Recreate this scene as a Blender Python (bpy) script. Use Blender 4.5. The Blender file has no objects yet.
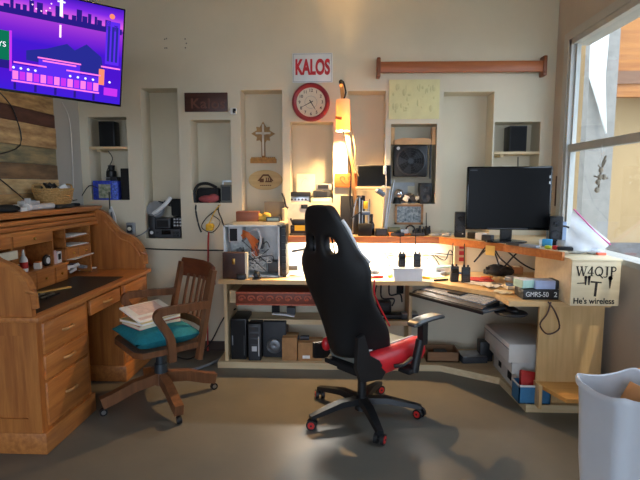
import bpy, bmesh, math, random
from math import sin, cos, pi, radians as R
from mathutils import Vector, Matrix, Euler
random.seed(7)
C = bpy.context.scene.collection
sc = bpy.context.scene
# ---------------------------------------------------------------- camera model (used to read positions off at real depths)
F, PIT, YAW, EYE = 490.0, R(6.4), R(2.5), 1.45
def _ray(px, py):
    u = (px-320)/F; v = (240-py)/F
    f = cos(PIT)+v*sin(PIT); z = -sin(PIT)+v*cos(PIT)
    return u*cos(YAW)-f*sin(YAW), u*sin(YAW)+f*cos(YAW), z
def at(px, py, Y):
    x, y, z = _ray(px, py); t = Y/y
    return Vector((x*t, Y, EYE+z*t))
def atz(px, py, Z=0.0):
    x, y, z = _ray(px, py); t = (Z-EYE)/z
    return Vector((x*t, y*t, Z))
# ---------------------------------------------------------------- materials
def lin(h):
    h = h.lstrip('#'); c = [int(h[i:i+2], 16)/255 for i in (0, 2, 4)]
    return tuple((x/12.92 if x <= .04045 else ((x+.055)/1.055)**2.4) for x in c)+(1,)
MC = {}
def mat(name, col, rough=.5, metal=0, var=.12, scale=9, bump=0, spec=.5, stretch=None, col2=None, alpha=1, trans=0, coat=0):
    if name in MC: return MC[name]
    m = bpy.data.materials.new(name); m.use_nodes = True
    nt = m.node_tree; b = nt.nodes['Principled BSDF']
    c = lin(col) if isinstance(col, str) else tuple(col)
    b.inputs['Roughness'].default_value = rough; b.inputs['Metallic'].default_value = metal
    b.inputs['Specular IOR Level'].default_value = spec
    b.inputs['Coat Weight'].default_value = coat
    b.inputs['Transmission Weight'].default_value = trans
    b.inputs['Alpha'].default_value = alpha
    tc = nt.nodes.new('ShaderNodeTexCoord'); mp = nt.nodes.new('ShaderNodeMapping')
    nt.links.new(tc.outputs['Object'], mp.inputs['Vector'])
    if stretch: mp.inputs['Scale'].default_value = stretch
    n = nt.nodes.new('ShaderNodeTexNoise'); n.inputs['Scale'].default_value = scale; n.inputs['Detail'].default_value = 6
    n.inputs['Roughness'].default_value = .6
    nt.links.new(mp.outputs[0], n.inputs['Vector'])
    r = nt.nodes.new('ShaderNodeValToRGB')
    if col2: c2 = lin(col2) if isinstance(col2, str) else col2
    else: c2 = tuple(min(1, x*(1+var)) for x in c[:3])+(1,)
    c1 = c if col2 else tuple(x*(1-var) for x in c[:3])+(1,)
    r.color_ramp.elements[0].position = .35; r.color_ramp.elements[1].position = .65
    r.color_ramp.elements[0].color = c1; r.color_ramp.elements[1].color = c2
    nt.links.new(n.outputs['Fac'], r.inputs['Fac']); nt.links.new(r.outputs['Color'], b.inputs['Base Color'])
    if bump:
        bp = nt.nodes.new('ShaderNodeBump'); bp.inputs['Strength'].default_value = bump; bp.inputs['Distance'].default_value = .01
        nt.links.new(n.outputs['Fac'], bp.inputs['Height']); nt.links.new(bp.outputs['Normal'], b.inputs['Normal'])
    MC[name] = m; return m
def wood(name, c1, c2, axis='x', rough=.4, scale=4, coat=0):
    st = {'x': (.6, 9, 9), 'y': (9, .6, 9), 'z': (9, 9, .6)}[axis]
    return mat(name, c1, rough, 0, scale=scale, stretch=st, col2=c2, bump=.05, coat=coat)
def emit(name, col, s):
    if name in MC: return MC[name]
    m = bpy.data.materials.new(name); m.use_nodes = True; nt = m.node_tree; nt.nodes.clear()
    o = nt.nodes.new('ShaderNodeOutputMaterial'); e = nt.nodes.new('ShaderNodeEmission')
    e.inputs['Color'].default_value = lin(col) if isinstance(col, str) else col; e.inputs['Strength'].default_value = s
    nt.links.new(e.outputs[0], o.inputs[0]); MC[name] = m; return m
oakx = wood('honey_oak_x', '#a06030', '#c27e40', 'x', .38); oaky = wood('honey_oak_y', '#a06030', '#c27e40', 'y', .38); oakz = wood('honey_oak_z', '#99592a', '#bb773a', 'z', .38)
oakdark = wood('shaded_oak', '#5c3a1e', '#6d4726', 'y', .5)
walnut = wood('chair_wood', '#633f28', '#7d5235', 'z', .35); walnuty = wood('chair_wood_y', '#633f28', '#7d5235', 'y', .35)
crest = wood('crest_wood', '#5e2f1c', '#743c22', 'x', .32)
maple = wood('maple_board', '#cda873', '#dcb985', 'x', .45); maplez = wood('maple_board_z', '#c9a46e', '#d8b580', 'z', .45)
pine = wood('pale_pine', '#cdb489', '#dcc69d', 'x', .5); pinez = wood('pale_pine_z', '#cdb489', '#dcc69d', 'z', .5)
cedar = wood('orange_cedar', '#b4652f', '#c97c3e', 'x', .4)
railw = wood('rail_wood', '#9c5730', '#b0683b', 'x', .4); railend = wood('rail_end', '#7d4526', '#8d5130', 'z', .4)
black = mat('black_plastic', '#17181a', .45); blackm = mat('black_matte', '#101113', .8); blackg = mat('black_gloss', '#08090a', .15)
dgrey = mat('dark_grey_plastic', '#34363a', .5); grey = mat('grey_plastic', '#85888c', .5); lgrey = mat('light_grey_plastic', '#bfc1c2', .5)
white = mat('white_plastic', '#e6e6e4', .45, var=.04); paper = mat('paper_white', '#ece9e2', .8, var=.05, scale=20); cream = mat('cream_card', '#e4dcc3', .7, var=.06)
steel = mat('brushed_steel', '#b4b6b8', .3, 1); chrome = mat('chrome', '#d0d0d2', .12, 1); brass = mat('brass', '#c79b52', .3, 1)
red = mat('red_vinyl', '#c61f28', .4); redp = mat('red_plastic', '#c22a26', .45); orange = mat('orange_plastic', '#e07a1f', .5); yellow = mat('yellow_plastic', '#e3b42c', .5)
blue = mat('blue_plastic', '#2c6fb4', .5); green = mat('board_green', '#2f6b45', .6); tealc = mat('teal_fabric', '#157f8d', .85, bump=.2, scale=60)
card = mat('brown_cardboard', '#a97c4f', .8, scale=20); cable_m = mat('cable_black', '#1b1b1d', .5); cable_w = mat('cable_white', '#cfcdc8', .5); cable_r = mat('cable_red', '#a93028', .5)
# ---------------------------------------------------------------- mesh builder
class MB:
    def __init__(s): s.bm = bmesh.new(); s.mi = 0
    def _mark(s, fs):
        for f in fs: f.material_index = s.mi
    def box(s, c, d, rz=0, rot=None, bev=0):
        n0 = len(s.bm.faces)
        M = Matrix.Translation(c) @ (rot if rot is not None else Matrix.Rotation(rz, 4, 'Z')) @ Matrix.Diagonal((d[0], d[1], d[2], 1))
        r = bmesh.ops.create_cube(s.bm, size=1, matrix=M)
        fs = {f for v in r['verts'] for f in v.link_faces}; s._mark(fs)
        if bev:
            es = list({e for v in r['verts'] for e in v.link_edges})
            rr = bmesh.ops.bevel(s.bm, geom=es, offset=min(bev, min(d)*.45), segments=2, affect='EDGES', profile=.5)
            s._mark(rr['faces'])
        return s
    def b2(s, x0, x1, y0, y1, z0, z1, bev=0):
        return s.box(((x0+x1)/2, (y0+y1)/2, (z0+z1)/2), (abs(x1-x0), abs(y1-y0), abs(z1-z0)), bev=bev)
    def cyl(s, p0, p1, r0, r1=None, seg=14, cap=True):
        p0 = Vector(p0); p1 = Vector(p1); r1 = r0 if r1 is None else r1
        d = p1-p0; q = d.to_track_quat('Z', 'Y').to_matrix().to_4x4()
        M = Matrix.Translation((p0+p1)/2) @ q
        r = bmesh.ops.create_cone(s.bm, cap_ends=cap, segments=seg, radius1=max(r0, 1e-5), radius2=max(r1, 1e-5), depth=d.length, matrix=M)
        s._mark({f for v in r['verts'] for f in v.link_faces}); return s
    def ball(s, c, r, seg=14):
        if not hasattr(r, '__len__'): r = (r, r, r)
        q = bmesh.ops.create_uvsphere(s.bm, u_segments=seg, v_segments=max(6, seg//2), radius=1, matrix=Matrix.Translation(c) @ Matrix.Diagonal((*r, 1)))
        s._mark({f for v in q['verts'] for f in v.link_faces}); return s
    def sweep(s, pts, prof, up=(0, 0, 1), closed=False, scales=None, cap=True):
        pts = [Vector(p) for p in pts]; n = len(pts); rings = []; up = Vector(up)
        for i, p in enumerate(pts):
            a = pts[(i-1) % n] if (closed or i > 0) else p; b = pts[(i+1) % n] if (closed or i < n-1) else p
            t = (b-a)
            if t.length < 1e-9: t = Vector((0, 0, 1))
            t.normalize(); u = up
            if abs(t.dot(u)) > .98: u = Vector((0, 1, 0)) if abs(t.y) < .9 else Vector((1, 0, 0))
            x = t.cross(u).normalized(); y = x.cross(t).normalized(); k = scales[i] if scales else 1
            rings.append([s.bm.verts.new(p+x*(q[0]*k)+y*(q[1]*k)) for q in prof])
        m = len(prof); rng = n if closed else n-1; fs = []
        for i in range(rng):
            A, B = rings[i], rings[(i+1) % n]
            for j in range(m): fs.append(s.bm.faces.new((A[j], A[(j+1) % m], B[(j+1) % m], B[j])))
        if cap and not closed:
            fs.append(s.bm.faces.new(rings[0][::-1])); fs.append(s.bm.faces.new(rings[-1]))
        s._mark(fs); return s
    def tube(s, pts, r, seg=7, smooth=True, closed=False):
        if smooth and len(pts) > 2: pts = spline(pts, 5, closed)
        return s.sweep(pts, [(r*cos(2*pi*k/seg), r*sin(2*pi*k/seg)) for k in range(seg)], closed=closed)
    def ribbon(s, pts, w, h, up=(1, 0, 0)):
        return s.sweep(pts, [(-w/2, -h/2), (w/2, -h/2), (w/2, h/2), (-w/2, h/2)], up=up)
    def lathe(s, prof, c=(0, 0, 0), seg=24, M=None):
        M = M or Matrix.Identity(4); T = Matrix.Translation(c) @ M; rings = []; fs = []
        for r, z in prof: rings.append([s.bm.verts.new(T @ Vector((max(r, 1e-4)*cos(2*pi*k/seg), max(r, 1e-4)*sin(2*pi*k/seg), z))) for k in range(seg)])
        for A, B in zip(rings, rings[1:]):
            for j in range(seg): fs.append(s.bm.faces.new((A[j], A[(j+1) % seg], B[(j+1) % seg], B[j])))
        s._mark(fs); return s
    def prism(s, poly, a, b, plane='xy'):
        def P(p, t): return {'xy': (p[0], p[1], t), 'xz': (p[0], t, p[1]), 'yz': (t, p[0], p[1])}[plane]
        A = [s.bm.verts.new(P(p, a)) for p in poly]; B = [s.bm.verts.new(P(p, b)) for p in poly]; n = len(poly)
        fs = [s.bm.faces.new(A[::-1]), s.bm.faces.new(B)]
        for i in range(n): fs.append(s.bm.faces.new((A[i], A[(i+1) % n], B[(i+1) % n], B[i])))
        s._mark(fs); return s
    def quad(s, a, b, c, d):
        s._mark([s.bm.faces.new([s.bm.verts.new(p) for p in (a, b, c, d)])]); return s
    def torus(s, c, Rr, r, M=None, seg=28, k=8):
        M = M or Matrix.Identity(4); T = Matrix.Translation(c) @ M; rings = []; fs = []
        for i in range(seg):
            a = 2*pi*i/seg
            rings.append([s.bm.verts.new(T @ Vector(((Rr+r*cos(2*pi*j/k))*cos(a), (Rr+r*cos(2*pi*j/k))*sin(a), r*sin(2*pi*j/k)))) for j in range(k)])
        for i in range(seg):
            A, B = rings[i], rings[(i+1) % seg]
            for j in range(k): fs.append(s.bm.faces.new((A[j], A[(j+1) % k], B[(j+1) % k], B[j])))
        s._mark(fs); return s
    def m(s, i): s.mi = i; return s
    def build(s, name, mats, parent=None, loc=(0, 0, 0), rz=0, ang=35):
        bmesh.ops.recalc_face_normals(s.bm, faces=s.bm.faces[:])
        me = bpy.data.meshes.new(name); s.bm.to_mesh(me); s.bm.free()
        if not isinstance(mats, (list, tuple)): mats = [mats]
        for q in mats: me.materials.append(q)
        for p in me.polygons: p.use_smooth = True
        me.set_sharp_from_angle(angle=R(ang))
        o = bpy.data.objects.new(name, me); C.objects.link(o); o.location = loc; o.rotation_euler = (0, 0, rz)
        if parent: o.parent = parent
        return o
RX = Matrix.Rotation(R(90), 4, 'X')      # local z -> -y : things facing the room
RY = Matrix.Rotation(R(90), 4, 'Y')
def spline(p, k=5, closed=False):
    p = [Vector(q) for q in p]; n = len(p); out = []
    for i in range(n if closed else n-1):
        a = p[(i-1) % n] if closed or i > 0 else p[i]; b = p[i]; c = p[(i+1) % n]; d = p[(i+2) % n] if closed or i < n-2 else c
        for j in range(k):
            t = j/k
            out.append(.5*((2*b)+(c-a)*t+(2*a-5*b+4*c-d)*t*t+(3*b-a-3*c+d)*t**3))
    if not closed: out.append(p[-1])
    return out
def tag(o, label, cat, group=None, kind=None):
    o['label'] = label; o['category'] = cat
    if group: o['group'] = group
    if kind: o['kind'] = kind
    return o
def thing(name, label, cat, loc=(0, 0, 0), rz=0, group=None, rot=None):
    o = bpy.data.objects.new(name, None); C.objects.link(o); o.location = loc
    o.rotation_euler = rot if rot is not None else (0, 0, rz); o.empty_display_size = .05
    return tag(o, label, cat, group)
def struct(mb, name, mats, **k):
    o = mb.build(name, mats, **k); o['kind'] = 'structure'; o['label'] = name.replace('_', ' ') ; return o
def dup(root, loc, rz, label, group=None):
    r = root.copy(); C.objects.link(r); r.location = loc; r.rotation_euler = (0, 0, rz); r['label'] = label
    if group: r['group'] = group
    for ch in list(root.children):
        c = ch.copy(); C.objects.link(c); c.parent = r
        for g in list(ch.children):
            d = g.copy(); C.objects.link(d); d.parent = c
    return r
def single(mb, name, mats, label, cat, loc=(0, 0, 0), rz=0, group=None, **k):
    return tag(mb.build(name, mats, loc=loc, rz=rz, **k), label, cat, group)
def text(s, size, name, m, parent, loc, rot=(pi/2, 0, 0), bold=0, sx=1, ext=.001, label=None, align='CENTER', space=1):
    cu = bpy.data.curves.new(name, 'FONT'); cu.body = s; cu.size = size; cu.align_x = align; cu.align_y = 'CENTER'; cu.extrude = ext; cu.offset = bold; cu.space_character = space
    t = bpy.data.objects.new('tmp', cu); C.objects.link(t)
    dg = bpy.context.evaluated_depsgraph_get(); me = bpy.data.meshes.new_from_object(t.evaluated_get(dg)); bpy.data.objects.remove(t)
    for v in me.vertices: v.co.x *= sx
    me.materials.clear(); me.materials.append(m)
    o = bpy.data.objects.new(name, me); C.objects.link(o); o.parent = parent; o.location = loc; o.rotation_euler = rot
    if label: o['label'] = label
    return o
def cable(name, pts, r, m, label, cat='cable', group=None):
    return single(MB().tube(pts, r), name, m, label, cat, group=group)
# ================================================================= ROOM
W = 4.15; XL = -2.226; XR = 1.72; YF = -2.6; ZC = 3.15
wallm = mat('painted_plaster', '#d7cdb5', .85, var=.035, scale=2.2, bump=.12)
wallw = mat('niche_wall_paint', '#d3d0c8', .85, var=.03, scale=2.5, bump=.1)
def floor_mat():
    m = mat('painted_concrete', '#605e58', .36, scale=1.3, col2='#716c61', bump=.03); nt = m.node_tree
    return m
bm = MB(); bm.b2(XL-.1, XR+.1, YF-.1, W+.25, -.1, 0); struct(bm, 'floor', floor_mat())
bm = MB(); bm.b2(XL-.1, XR+.1, YF-.1, W+.25, ZC, ZC+.1); struct(bm, 'ceiling', mat('ceiling_paint', '#d8d4c8', .9, var=.02))
NICHE = dict(n1=(-2.155, 1.322, -1.818, 2.022), n2=(-1.69, .99, -1.375, 2.255), n3=(-1.274, 1.298, -.932, 1.993), n4=(-.846, .99, -.497, 2.234),
             n5=(-.431, 1.30, -.071, 1.972), n6=(.049, 1.05, .361, 2.219), n7=(.406, 1.292, .783, 1.951), n8=(.832, 1.05, 1.239, 2.205), n9=(1.252, 1.327, 1.62, 1.963))
ND = .2
def back_wall():
    b = MB(); xs = sorted({XL-.1, XR+.1} | {n[0] for n in NICHE.values()} | {n[2] for n in NICHE.values()})
    zs = sorted({0, ZC} | {n[1] for n in NICHE.values()} | {n[3] for n in NICHE.values()})
    for x0, x1 in zip(xs, xs[1:]):
        for z0, z1 in zip(zs, zs[1:]):
            cx, cz = (x0+x1)/2, (z0+z1)/2
            if any(n[0] < cx < n[2] and n[1] < cz < n[3] for n in NICHE.values()): continue
            b.quad((x0, W, z0), (x1, W, z0), (x1, W, z1), (x0, W, z1))
    D = W+ND
    for x0, z0, x1, z1 in NICHE.values():
        b.quad((x0, D, z0), (x1, D, z0), (x1, D, z1), (x0, D, z1))
        b.quad((x0, W, z0), (x0, D, z0), (x0, D, z1), (x0, W, z1)); b.quad((x1, D, z0), (x1, W, z0), (x1, W, z1), (x1, D, z1))
        b.quad((x0, W, z0), (x1, W, z0), (x1, D, z0), (x0, D, z0)); b.quad((x0, D, z1), (x1, D, z1), (x1, W, z1), (x0, W, z1))
    b.b2(XL-.1, XR+.1, D+.02, D+.06, 0, ZC)
    bmesh.ops.remove_doubles(b.bm, verts=b.bm.verts[:], dist=1e-4)
    return b
struct(back_wall(), 'wall_back', wallm)
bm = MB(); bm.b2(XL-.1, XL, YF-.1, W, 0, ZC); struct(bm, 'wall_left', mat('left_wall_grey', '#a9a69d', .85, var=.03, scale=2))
WY0, WY1, WZ0, WZ1 = 1.75, 3.90, .965, 2.53
bm = MB(); bm.b2(XR, XR+.06, WY1, W, 0, ZC).b2(XR, XR+.06, YF-.1, WY0, 0, ZC).b2(XR, XR+.06, WY0, WY1, 0, WZ0).b2(XR, XR+.06, WY0, WY1, WZ1, ZC)
struct(bm, 'wall_right', mat('right_wall_paint', '#bfb3a4', .85, var=.05, scale=3, bump=.15))
# wall behind the camera with the wide open door the daylight comes through
bm = MB(); bm.b2(XL-.1, -2.0, YF-.1, YF, 0, ZC).b2(1.5, XR+.1, YF-.1, YF, 0, ZC).b2(-2.0, 1.5, YF-.1, YF, 2.45, ZC); struct(bm, 'wall_front', wallm)
bm = MB()
bm.b2(XL+.005, -.96, W-.014, W, 0, .085); struct(bm, 'baseboard_back', mat('dark_base', '#3c2c22', .6))
# window
wf = mat('window_frame_paint', '#b4b4ae', .5, var=.04)
bm = MB()
bm.b2(XR-.012, XR+.055, WY1-.035, WY1, WZ0, WZ1).b2(XR-.012, XR+.055, WY0, WY0+.05, WZ0, WZ1).b2(XR-.012, XR+.13, WY0, WY1, WZ1-.04, WZ1).b2(XR-.012, XR+.13, WY0, WY1, WZ0, WZ0+.035)
bm.b2(XR+.0, XR+.045, WY0, WY1-.03, 1.70, 1.755).b2(XR+.01, XR+.05, WY1-.06, WY1-.03, WZ0+.03, 1.72).b2(XR+.02, XR+.05, WY1-.055, WY1-.03, 1.75, WZ1-.04)
wo = struct(bm, 'window_1', wf)
def glass():
    m = bpy.data.materials.new('window_glass'); m.use_nodes = True; nt = m.node_tree; nt.nodes.clear()
    o = nt.nodes.new('ShaderNodeOutputMaterial'); t = nt.nodes.new('ShaderNodeBsdfTransparent'); g = nt.nodes.new('ShaderNodeBsdfGlossy'); x = nt.nodes.new('ShaderNodeMixShader')
    g.inputs['Roughness'].default_value = .03; x.inputs[0].default_value = .06; t.inputs['Color'].default_value = (.93, .95, .95, 1)
    nt.links.new(t.outputs[0], x.inputs[1]); nt.links.new(g.outputs[0], x.inputs[2]); nt.links.new(x.outputs[0], o.inputs[0]); return m
GL = glass()
MB().b2(XR+.03, XR+.034, WY0+.05, WY1-.055, 1.755, WZ1-.04).build('window_pane', GL, wo)
MB().b2(XR+.02, XR+.024, WY0+.05, WY1-.06, WZ0+.035, 1.70).build('window_pane', GL, wo)
# window trim inside (flat casing at the left of the window)
bm = MB(); bm.b2(XR-.02, XR, WY1, WY1+.075, WZ0-.04, WZ1+.06).b2(XR-.02, XR, WY0-.05, WY1, WZ1, WZ1+.06); struct(bm, 'trim_1', wf)
# outside seen through the window
bm = MB(); bm.b2(-14, 14, -16, 14, -.3, -.12); struct(bm, 'ground', mat('outside_ground', '#a59c8d', .9))
stucco = mat('stucco', '#a58a62', .9, var=.08, scale=1.2, bump=.1)
gw = thing('garden_wall', 'beige stucco wall with a grey block foot outside the window', 'wall', (4, 6.2, -.12))
MB().b2(-2, 5, 0, .2, 0, 3.4).build('stucco', stucco, gw); MB().b2(-2, 5, -.08, 0, 0, .86).build('block_foot', mat('grey_block', '#625f5d', .9, var=.2, scale=14), gw)
ply = wood('plywood', '#94581f', '#b0712e', 'x', .6, 3)
pr = thing('patio_gable', 'orange plywood patio gable over a brown beam outside the window', 'gable', (3.1, 5.8, 0))
MB().prism([(0, 2.71), (3.5, 2.71), (3.5, 5.6), (1.6, 5.2), (0, 3.75)], .05, .07, 'xz').build('plywood_sheet', ply, pr)
MB().b2(-.02, 3.5, 0, .1, 2.58, 2.72).build('beam', wood('patio_beam', '#6e4a30', '#80583b', 'x', .6), pr)
MB().b2(0, 3.5, .02, .1, 2.44, 2.58).build('fascia', ply, pr)
single(MB().b2(-.18, .12, 0, .12, -.12, 3.6), 'grey_pier', mat('grey_post', '#85817a', .8), 'grey pier left of the beige stucco wall outside the window', 'pier', (2.86, 5.6, 0))
single(MB().prism([(-.1, 3.5), (.1, 3.4), (.08, 2.6), (.13, 2.0), (.03, 2.3), (-.08, 2.6)], 0, .03, 'xz'), 'glare_streak', mat('glare_white', '#d2d2cc', .8, var=.05), 'sun glare shaped as a white tarp strip hanging on the grey pier outside the window', 'streak', (2.72, 5.5, 0))  # white sheet stands in for sun glare; no cloth hangs there
# ================================================================= ROLL-TOP DESK (honey oak, against the left wall)
DX, DY = -1.9, 3.18
desk = thing('rolltop_desk', 'large honey oak roll-top desk with its tambour open, against the left wall', 'desk', (DX, DY, 0))
Y0, Y1 = 2.43-DY, 3.93-DY; XB, XF = -2.212-DX, -1.60-DX
curve = [(-1.997, 1.245), (-1.925, 1.21), (-1.86, 1.13), (-1.79, 1.055), (-1.71, 1.02), (-1.652, .965), (-1.62, .90), (-1.612, .80)]
cv = spline([(x-DX, 0, z) for x, z in curve], 4)
poly = [(XB, .765)]+[(XB, 1.245)]+[(p.x, p.z) for p in cv]+[(XF-.01, .765)]
for ya in (Y0, Y1-.035):
    sp = MB().prism(poly, ya, ya+.035, 'xz').build('side_panel', oakz, desk)
    MB().sweep([(p.x, ya+.0175, p.z+.006) for p in cv], [(-.026, -.012), (.026, -.012), (.026, .012), (-.026, .012)], up=(0, 0, 1)).build('edge_moulding', oakx, sp)
    inn = spline([(x*.93-DX-.135, 0, z*.93+.035) for x, z in curve[1:7]], 4)
    yy = ya+.037 if ya == Y0 else ya-.003
    MB().tube([(p.x, yy, p.z) for p in inn], .007, smooth=False).build('roll_groove', oakx, sp)
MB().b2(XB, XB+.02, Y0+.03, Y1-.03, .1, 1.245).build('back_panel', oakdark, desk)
MB().b2(XB, -1.965-DX, Y0-.025, Y1+.025, 1.262, 1.284, .006).b2(XB, -1.985-DX, Y0-.01, Y1+.01, 1.245, 1.264, .004).build('top_board', oaky, desk)
tb = MB()
for k in range(3): tb.b2(XB+.1, -2.0-DX+.012*k, Y0+.03, Y1-.03, 1.232-.032*(k+1), 1.232-.032*k-.003, .006)
tb.build('tambour', oaky, desk)
dt = MB().b2(XB, XF+.03, Y0-.015, Y1+.015, .735, .765, .008).build('desktop', oaky, desk)
MB().b2(-2.0-DX, XF-.03, 2.5-DY, 3.55-DY, .7655, .769).build('writing_pad', mat('black_leather', '#27231f', .45, bump=.1, scale=50), dt)
# pigeonholes
ph = MB(); PX0, PX1 = XB+.025, -1.985-DX
for yy in (2.47, 2.84, 3.26, 3.415, 3.76): ph.b2(PX0, PX1, yy-DY, yy-DY+.014, .768, 1.15)
ph.b2(PX0, PX1, 3.415-DY, 3.775-DY, 1.136, 1.15).b2(PX0, PX1, 3.415-DY, 3.775-DY, 1.06, 1.07).b2(PX0, PX1+.015, 3.415-DY, 3.775-DY, .90, .91).b2(PX0, PX1, 3.415-DY, 3.775-DY, .99, 1.0)
ph.b2(PX0, PX1+.02, 2.47-DY, 3.415-DY, .885, .90)
ph.b2(PX0, PX0+.01, 2.47-DY, 3.775-DY, .77, 1.15)
ph.build('pigeonhole_unit', oaky, desk)
def mini(y0, y1, z0, z1, x=PX1):
    d = MB().b2(x-.03, x+.006, y0-DY, y1-DY, z0, z1, .004).build('small_drawer', oaky, desk)
    MB().ball((x+.012, (y0+y1)/2-DY, (z0+z1)/2), .009, 8).build('knob', brass, d)
for y0, y1, z0, z1 in ((3.432, 3.59, .912, .988), (3.597, 3.758, .912, .988), (2.858, 3.255, 1.07, 1.145), (2.49, 2.835, 1.07, 1.145), (3.28, 3.41, .77, .884), (2.86, 3.06, .77, .884), (3.065, 3.255, .77, .884)): mini(y0, y1, z0, z1)
# pedestals
for y0, y1, name in ((2.45, 2.955, 'near'), (3.44, 3.91, 'far')):
    a, b = y0-DY, y1-DY
    p = MB().b2(XB+.01, XF, a, b, .1, .735).build('pedestal', oakz, desk)
    MB().b2(XB, XF+.02, a-.015, b+.015, 0, .12, .006).build('plinth', oaky, p)
    for z0, z1 in ((.545, .715), (.40, .53), (.14, .385)):
        d = MB().b2(XF-.02, XF+.012, a+.035, b-.035, z0, z1, .006).build('drawer', oaky, desk)
        MB().tube([(XF+.012, (a+b)/2-.05, (z0+z1)/2), (XF+.034, (a+b)/2-.03, (z0+z1)/2+.004), (XF+.034, (a+b)/2+.03, (z0+z1)/2+.004), (XF+.012, (a+b)/2+.05, (z0+z1)/2)], .009).build('handle', wood('pull_wood', '#a3713f', '#c59258', 'y'), d)
    if name == 'near':
        MB().b2(XB+.02, XF-.0, a-.012, a, .12, .2).b2(XB+.02, XF, a-.012, a, .66, .735).b2(XF-.075, XF, a-.012, a, .2, .66).b2(XB+.02, XB+.09, a-.012, a, .2, .66).build('end_panel_frame', oakz, p)
d = MB().b2(XF-.02, XF+.008, 2.985-DY, 3.41-DY, .62, .72, .006).build('kneehole_drawer', oaky, desk)
MB().tube([(XF+.008, .0-.03, .67), (XF+.03, -.015, .673), (XF+.03, .05, .673), (XF+.008, .065, .67)], .009).build('handle', MC['pull_wood'], d)
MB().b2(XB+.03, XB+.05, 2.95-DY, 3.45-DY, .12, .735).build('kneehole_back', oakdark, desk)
# --- things on and in the desk
def on_desk(px, py, z=.77): return atz(px, py, z)
def sheet(w, h, n=5, curl=.01):
    b = MB(); g = []
    for i in range(n+1):
        g.append([b.bm.verts.new(((i/n-.5)*w, (j/n-.5)*h, curl*(sin(i*2.1)*.5+cos(j*1.7+i)*.5)+curl)) for j in range(n+1)])
    for i in range(n):
        for j in range(n): b.bm.faces.new((g[i][j], g[i+1][j], g[i+1][j+1], g[i][j+1]))
    return b
def stack(w, h, t, cols):
    b = MB(); z = 0
    for i, (tt, mi) in enumerate(cols): b.m(mi).box((random.uniform(-.006, .006), random.uniform(-.006, .006), z+tt/2), (w, h, tt), rz=random.uniform(-.12, .12)); z += tt
    return b
p = on_desk(77, 267); single(stack(.2, .28, 0, [(.005, 1), (.004, 0)]), 'folder', [paper, mat('red_folder', '#b4462b', .6)], 'red paper folder with white sheets lying along the back of the oak desk', 'folder', (p.x-.1, p.y+.08, .766), .1)
p = on_desk(90, 268); single(stack(.12, .27, 0, [(.004, 0), (.003, 1), (.004, 0)]), 'booklet', [paper, lgrey], 'white booklet at the right end of the oak desk blotter', 'booklet', (p.x, p.y, .770), -.35)
p = on_desk(38, 276); single(stack(.16, .22, 0, [(.006, 1), (.004, 0)]), 'notebook', [paper, lgrey], 'white spiral notebook at the left of the oak desk blotter', 'notebook', (p.x-.07, p.y-.0, .770), .15)
p = on_desk(51, 291); single(MB().box((0, 0, .004), (.03, .26, .008), rz=-.5), 'ruler', wood('ruler_wood', '#c9a04f', '#d9b566', 'y'), 'yellow wooden ruler lying across the blotter near the desk front', 'ruler', (p.x, p.y, .770), 0)
p = on_desk(46, 297)
b = MB()
for k in range(5): b.m(k % 2).cyl((-.06+.03*k, -.06, .006), (-.045+.03*k, .07, .006), .005, seg=6)
single(b, 'pen_tray', [black, steel], 'shallow tray of dark pens on the blotter by the near desk corner', 'tray', (p.x-.03, p.y, .770), .1)
# glue bottle on the pigeonhole shelf
def desk_y(px, X): return X*F/(px-341)*1.0
SX = PX1+DX
gl = thing('glue_bottle', 'white glue bottle with tapered nozzle and red label in the desk pigeonholes', 'bottle', (SX-.035, 3.0, .901))
MB().lathe([(0, 0), (.022, 0), (.024, .01), (.024, .075), (.015, .095), (.01, .1), (.006, .14), (.0, .142)]).build('bottle_body', white, gl); MB().cyl((0, 0, .022), (0, 0, .062), .0248, cap=False).build('label_band', redp, gl)
t = thing('tape_dispenser', 'black round tape dispenser with white roll in the desk pigeonholes', 'tape', (SX-.03, 3.235, .901))
MB().torus((0, 0, .036), .028, .013, RY).build('roll', black, t); MB().cyl((-.012, 0, .036), (.012, 0, .036), .022).build('core', white, t); MB().box((.0, .02, .055), (.018, .03, .03)).build('cutter', white, t)
single(MB().box((0, 0, .045), (.01, .05, .09), rot=Matrix.Rotation(.25, 4, 'X')), 'note_pad', mat('pink_paper', '#d9b9bd', .8), 'pink note pad leaning beside the black tape roll in the desk', 'notepad', (SX-.02, 3.31, .901))
single(MB().box((0, 0, .04), (.03, .07, .08), rz=.2).m(1).box((.018, -.005, .045), (.006, .04, .04), rz=.2), 'index_card_box', [white, blackm], 'white box with black patches right of the pink note pad in the desk', 'box', (SX-.03, 3.365, .901))
single(MB().cyl((0, 0, 0), (0, 0, .025), .03, .026).m(1).box((0, .0, .04), (.03, .05, .03), rz=.5), 'white_cup_of_clips', [white, paper], 'small white cup of scraps left of the glue bottle in the desk', 'cup', (SX-.03, 2.92, .901))
single(MB().box((0, 0, .02), (.04, .06, .04), rz=.4).m(1).box((0, 0, .043), (.03, .03, .006)), 'eraser_block', [paper, orange], 'crumpled white scrap with orange top right of the glue bottle', 'scrap', (SX-.02, 3.12, .901))
single(MB().box((0, 0, .03), (.05, .09, .06), bev=.01), 'black_pouch', black, 'small black pouch at the far left of the desk pigeonholes', 'pouch', (SX-.02, 2.84+.03-.0, .901))
single(MB().box((0, 0, .01), (.02, .3, .05)), 'paper_strip', cream, 'long cream card strip at the upper left of the desk pigeonholes', 'card', (SX+.01, 2.72, 1.02))
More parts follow.
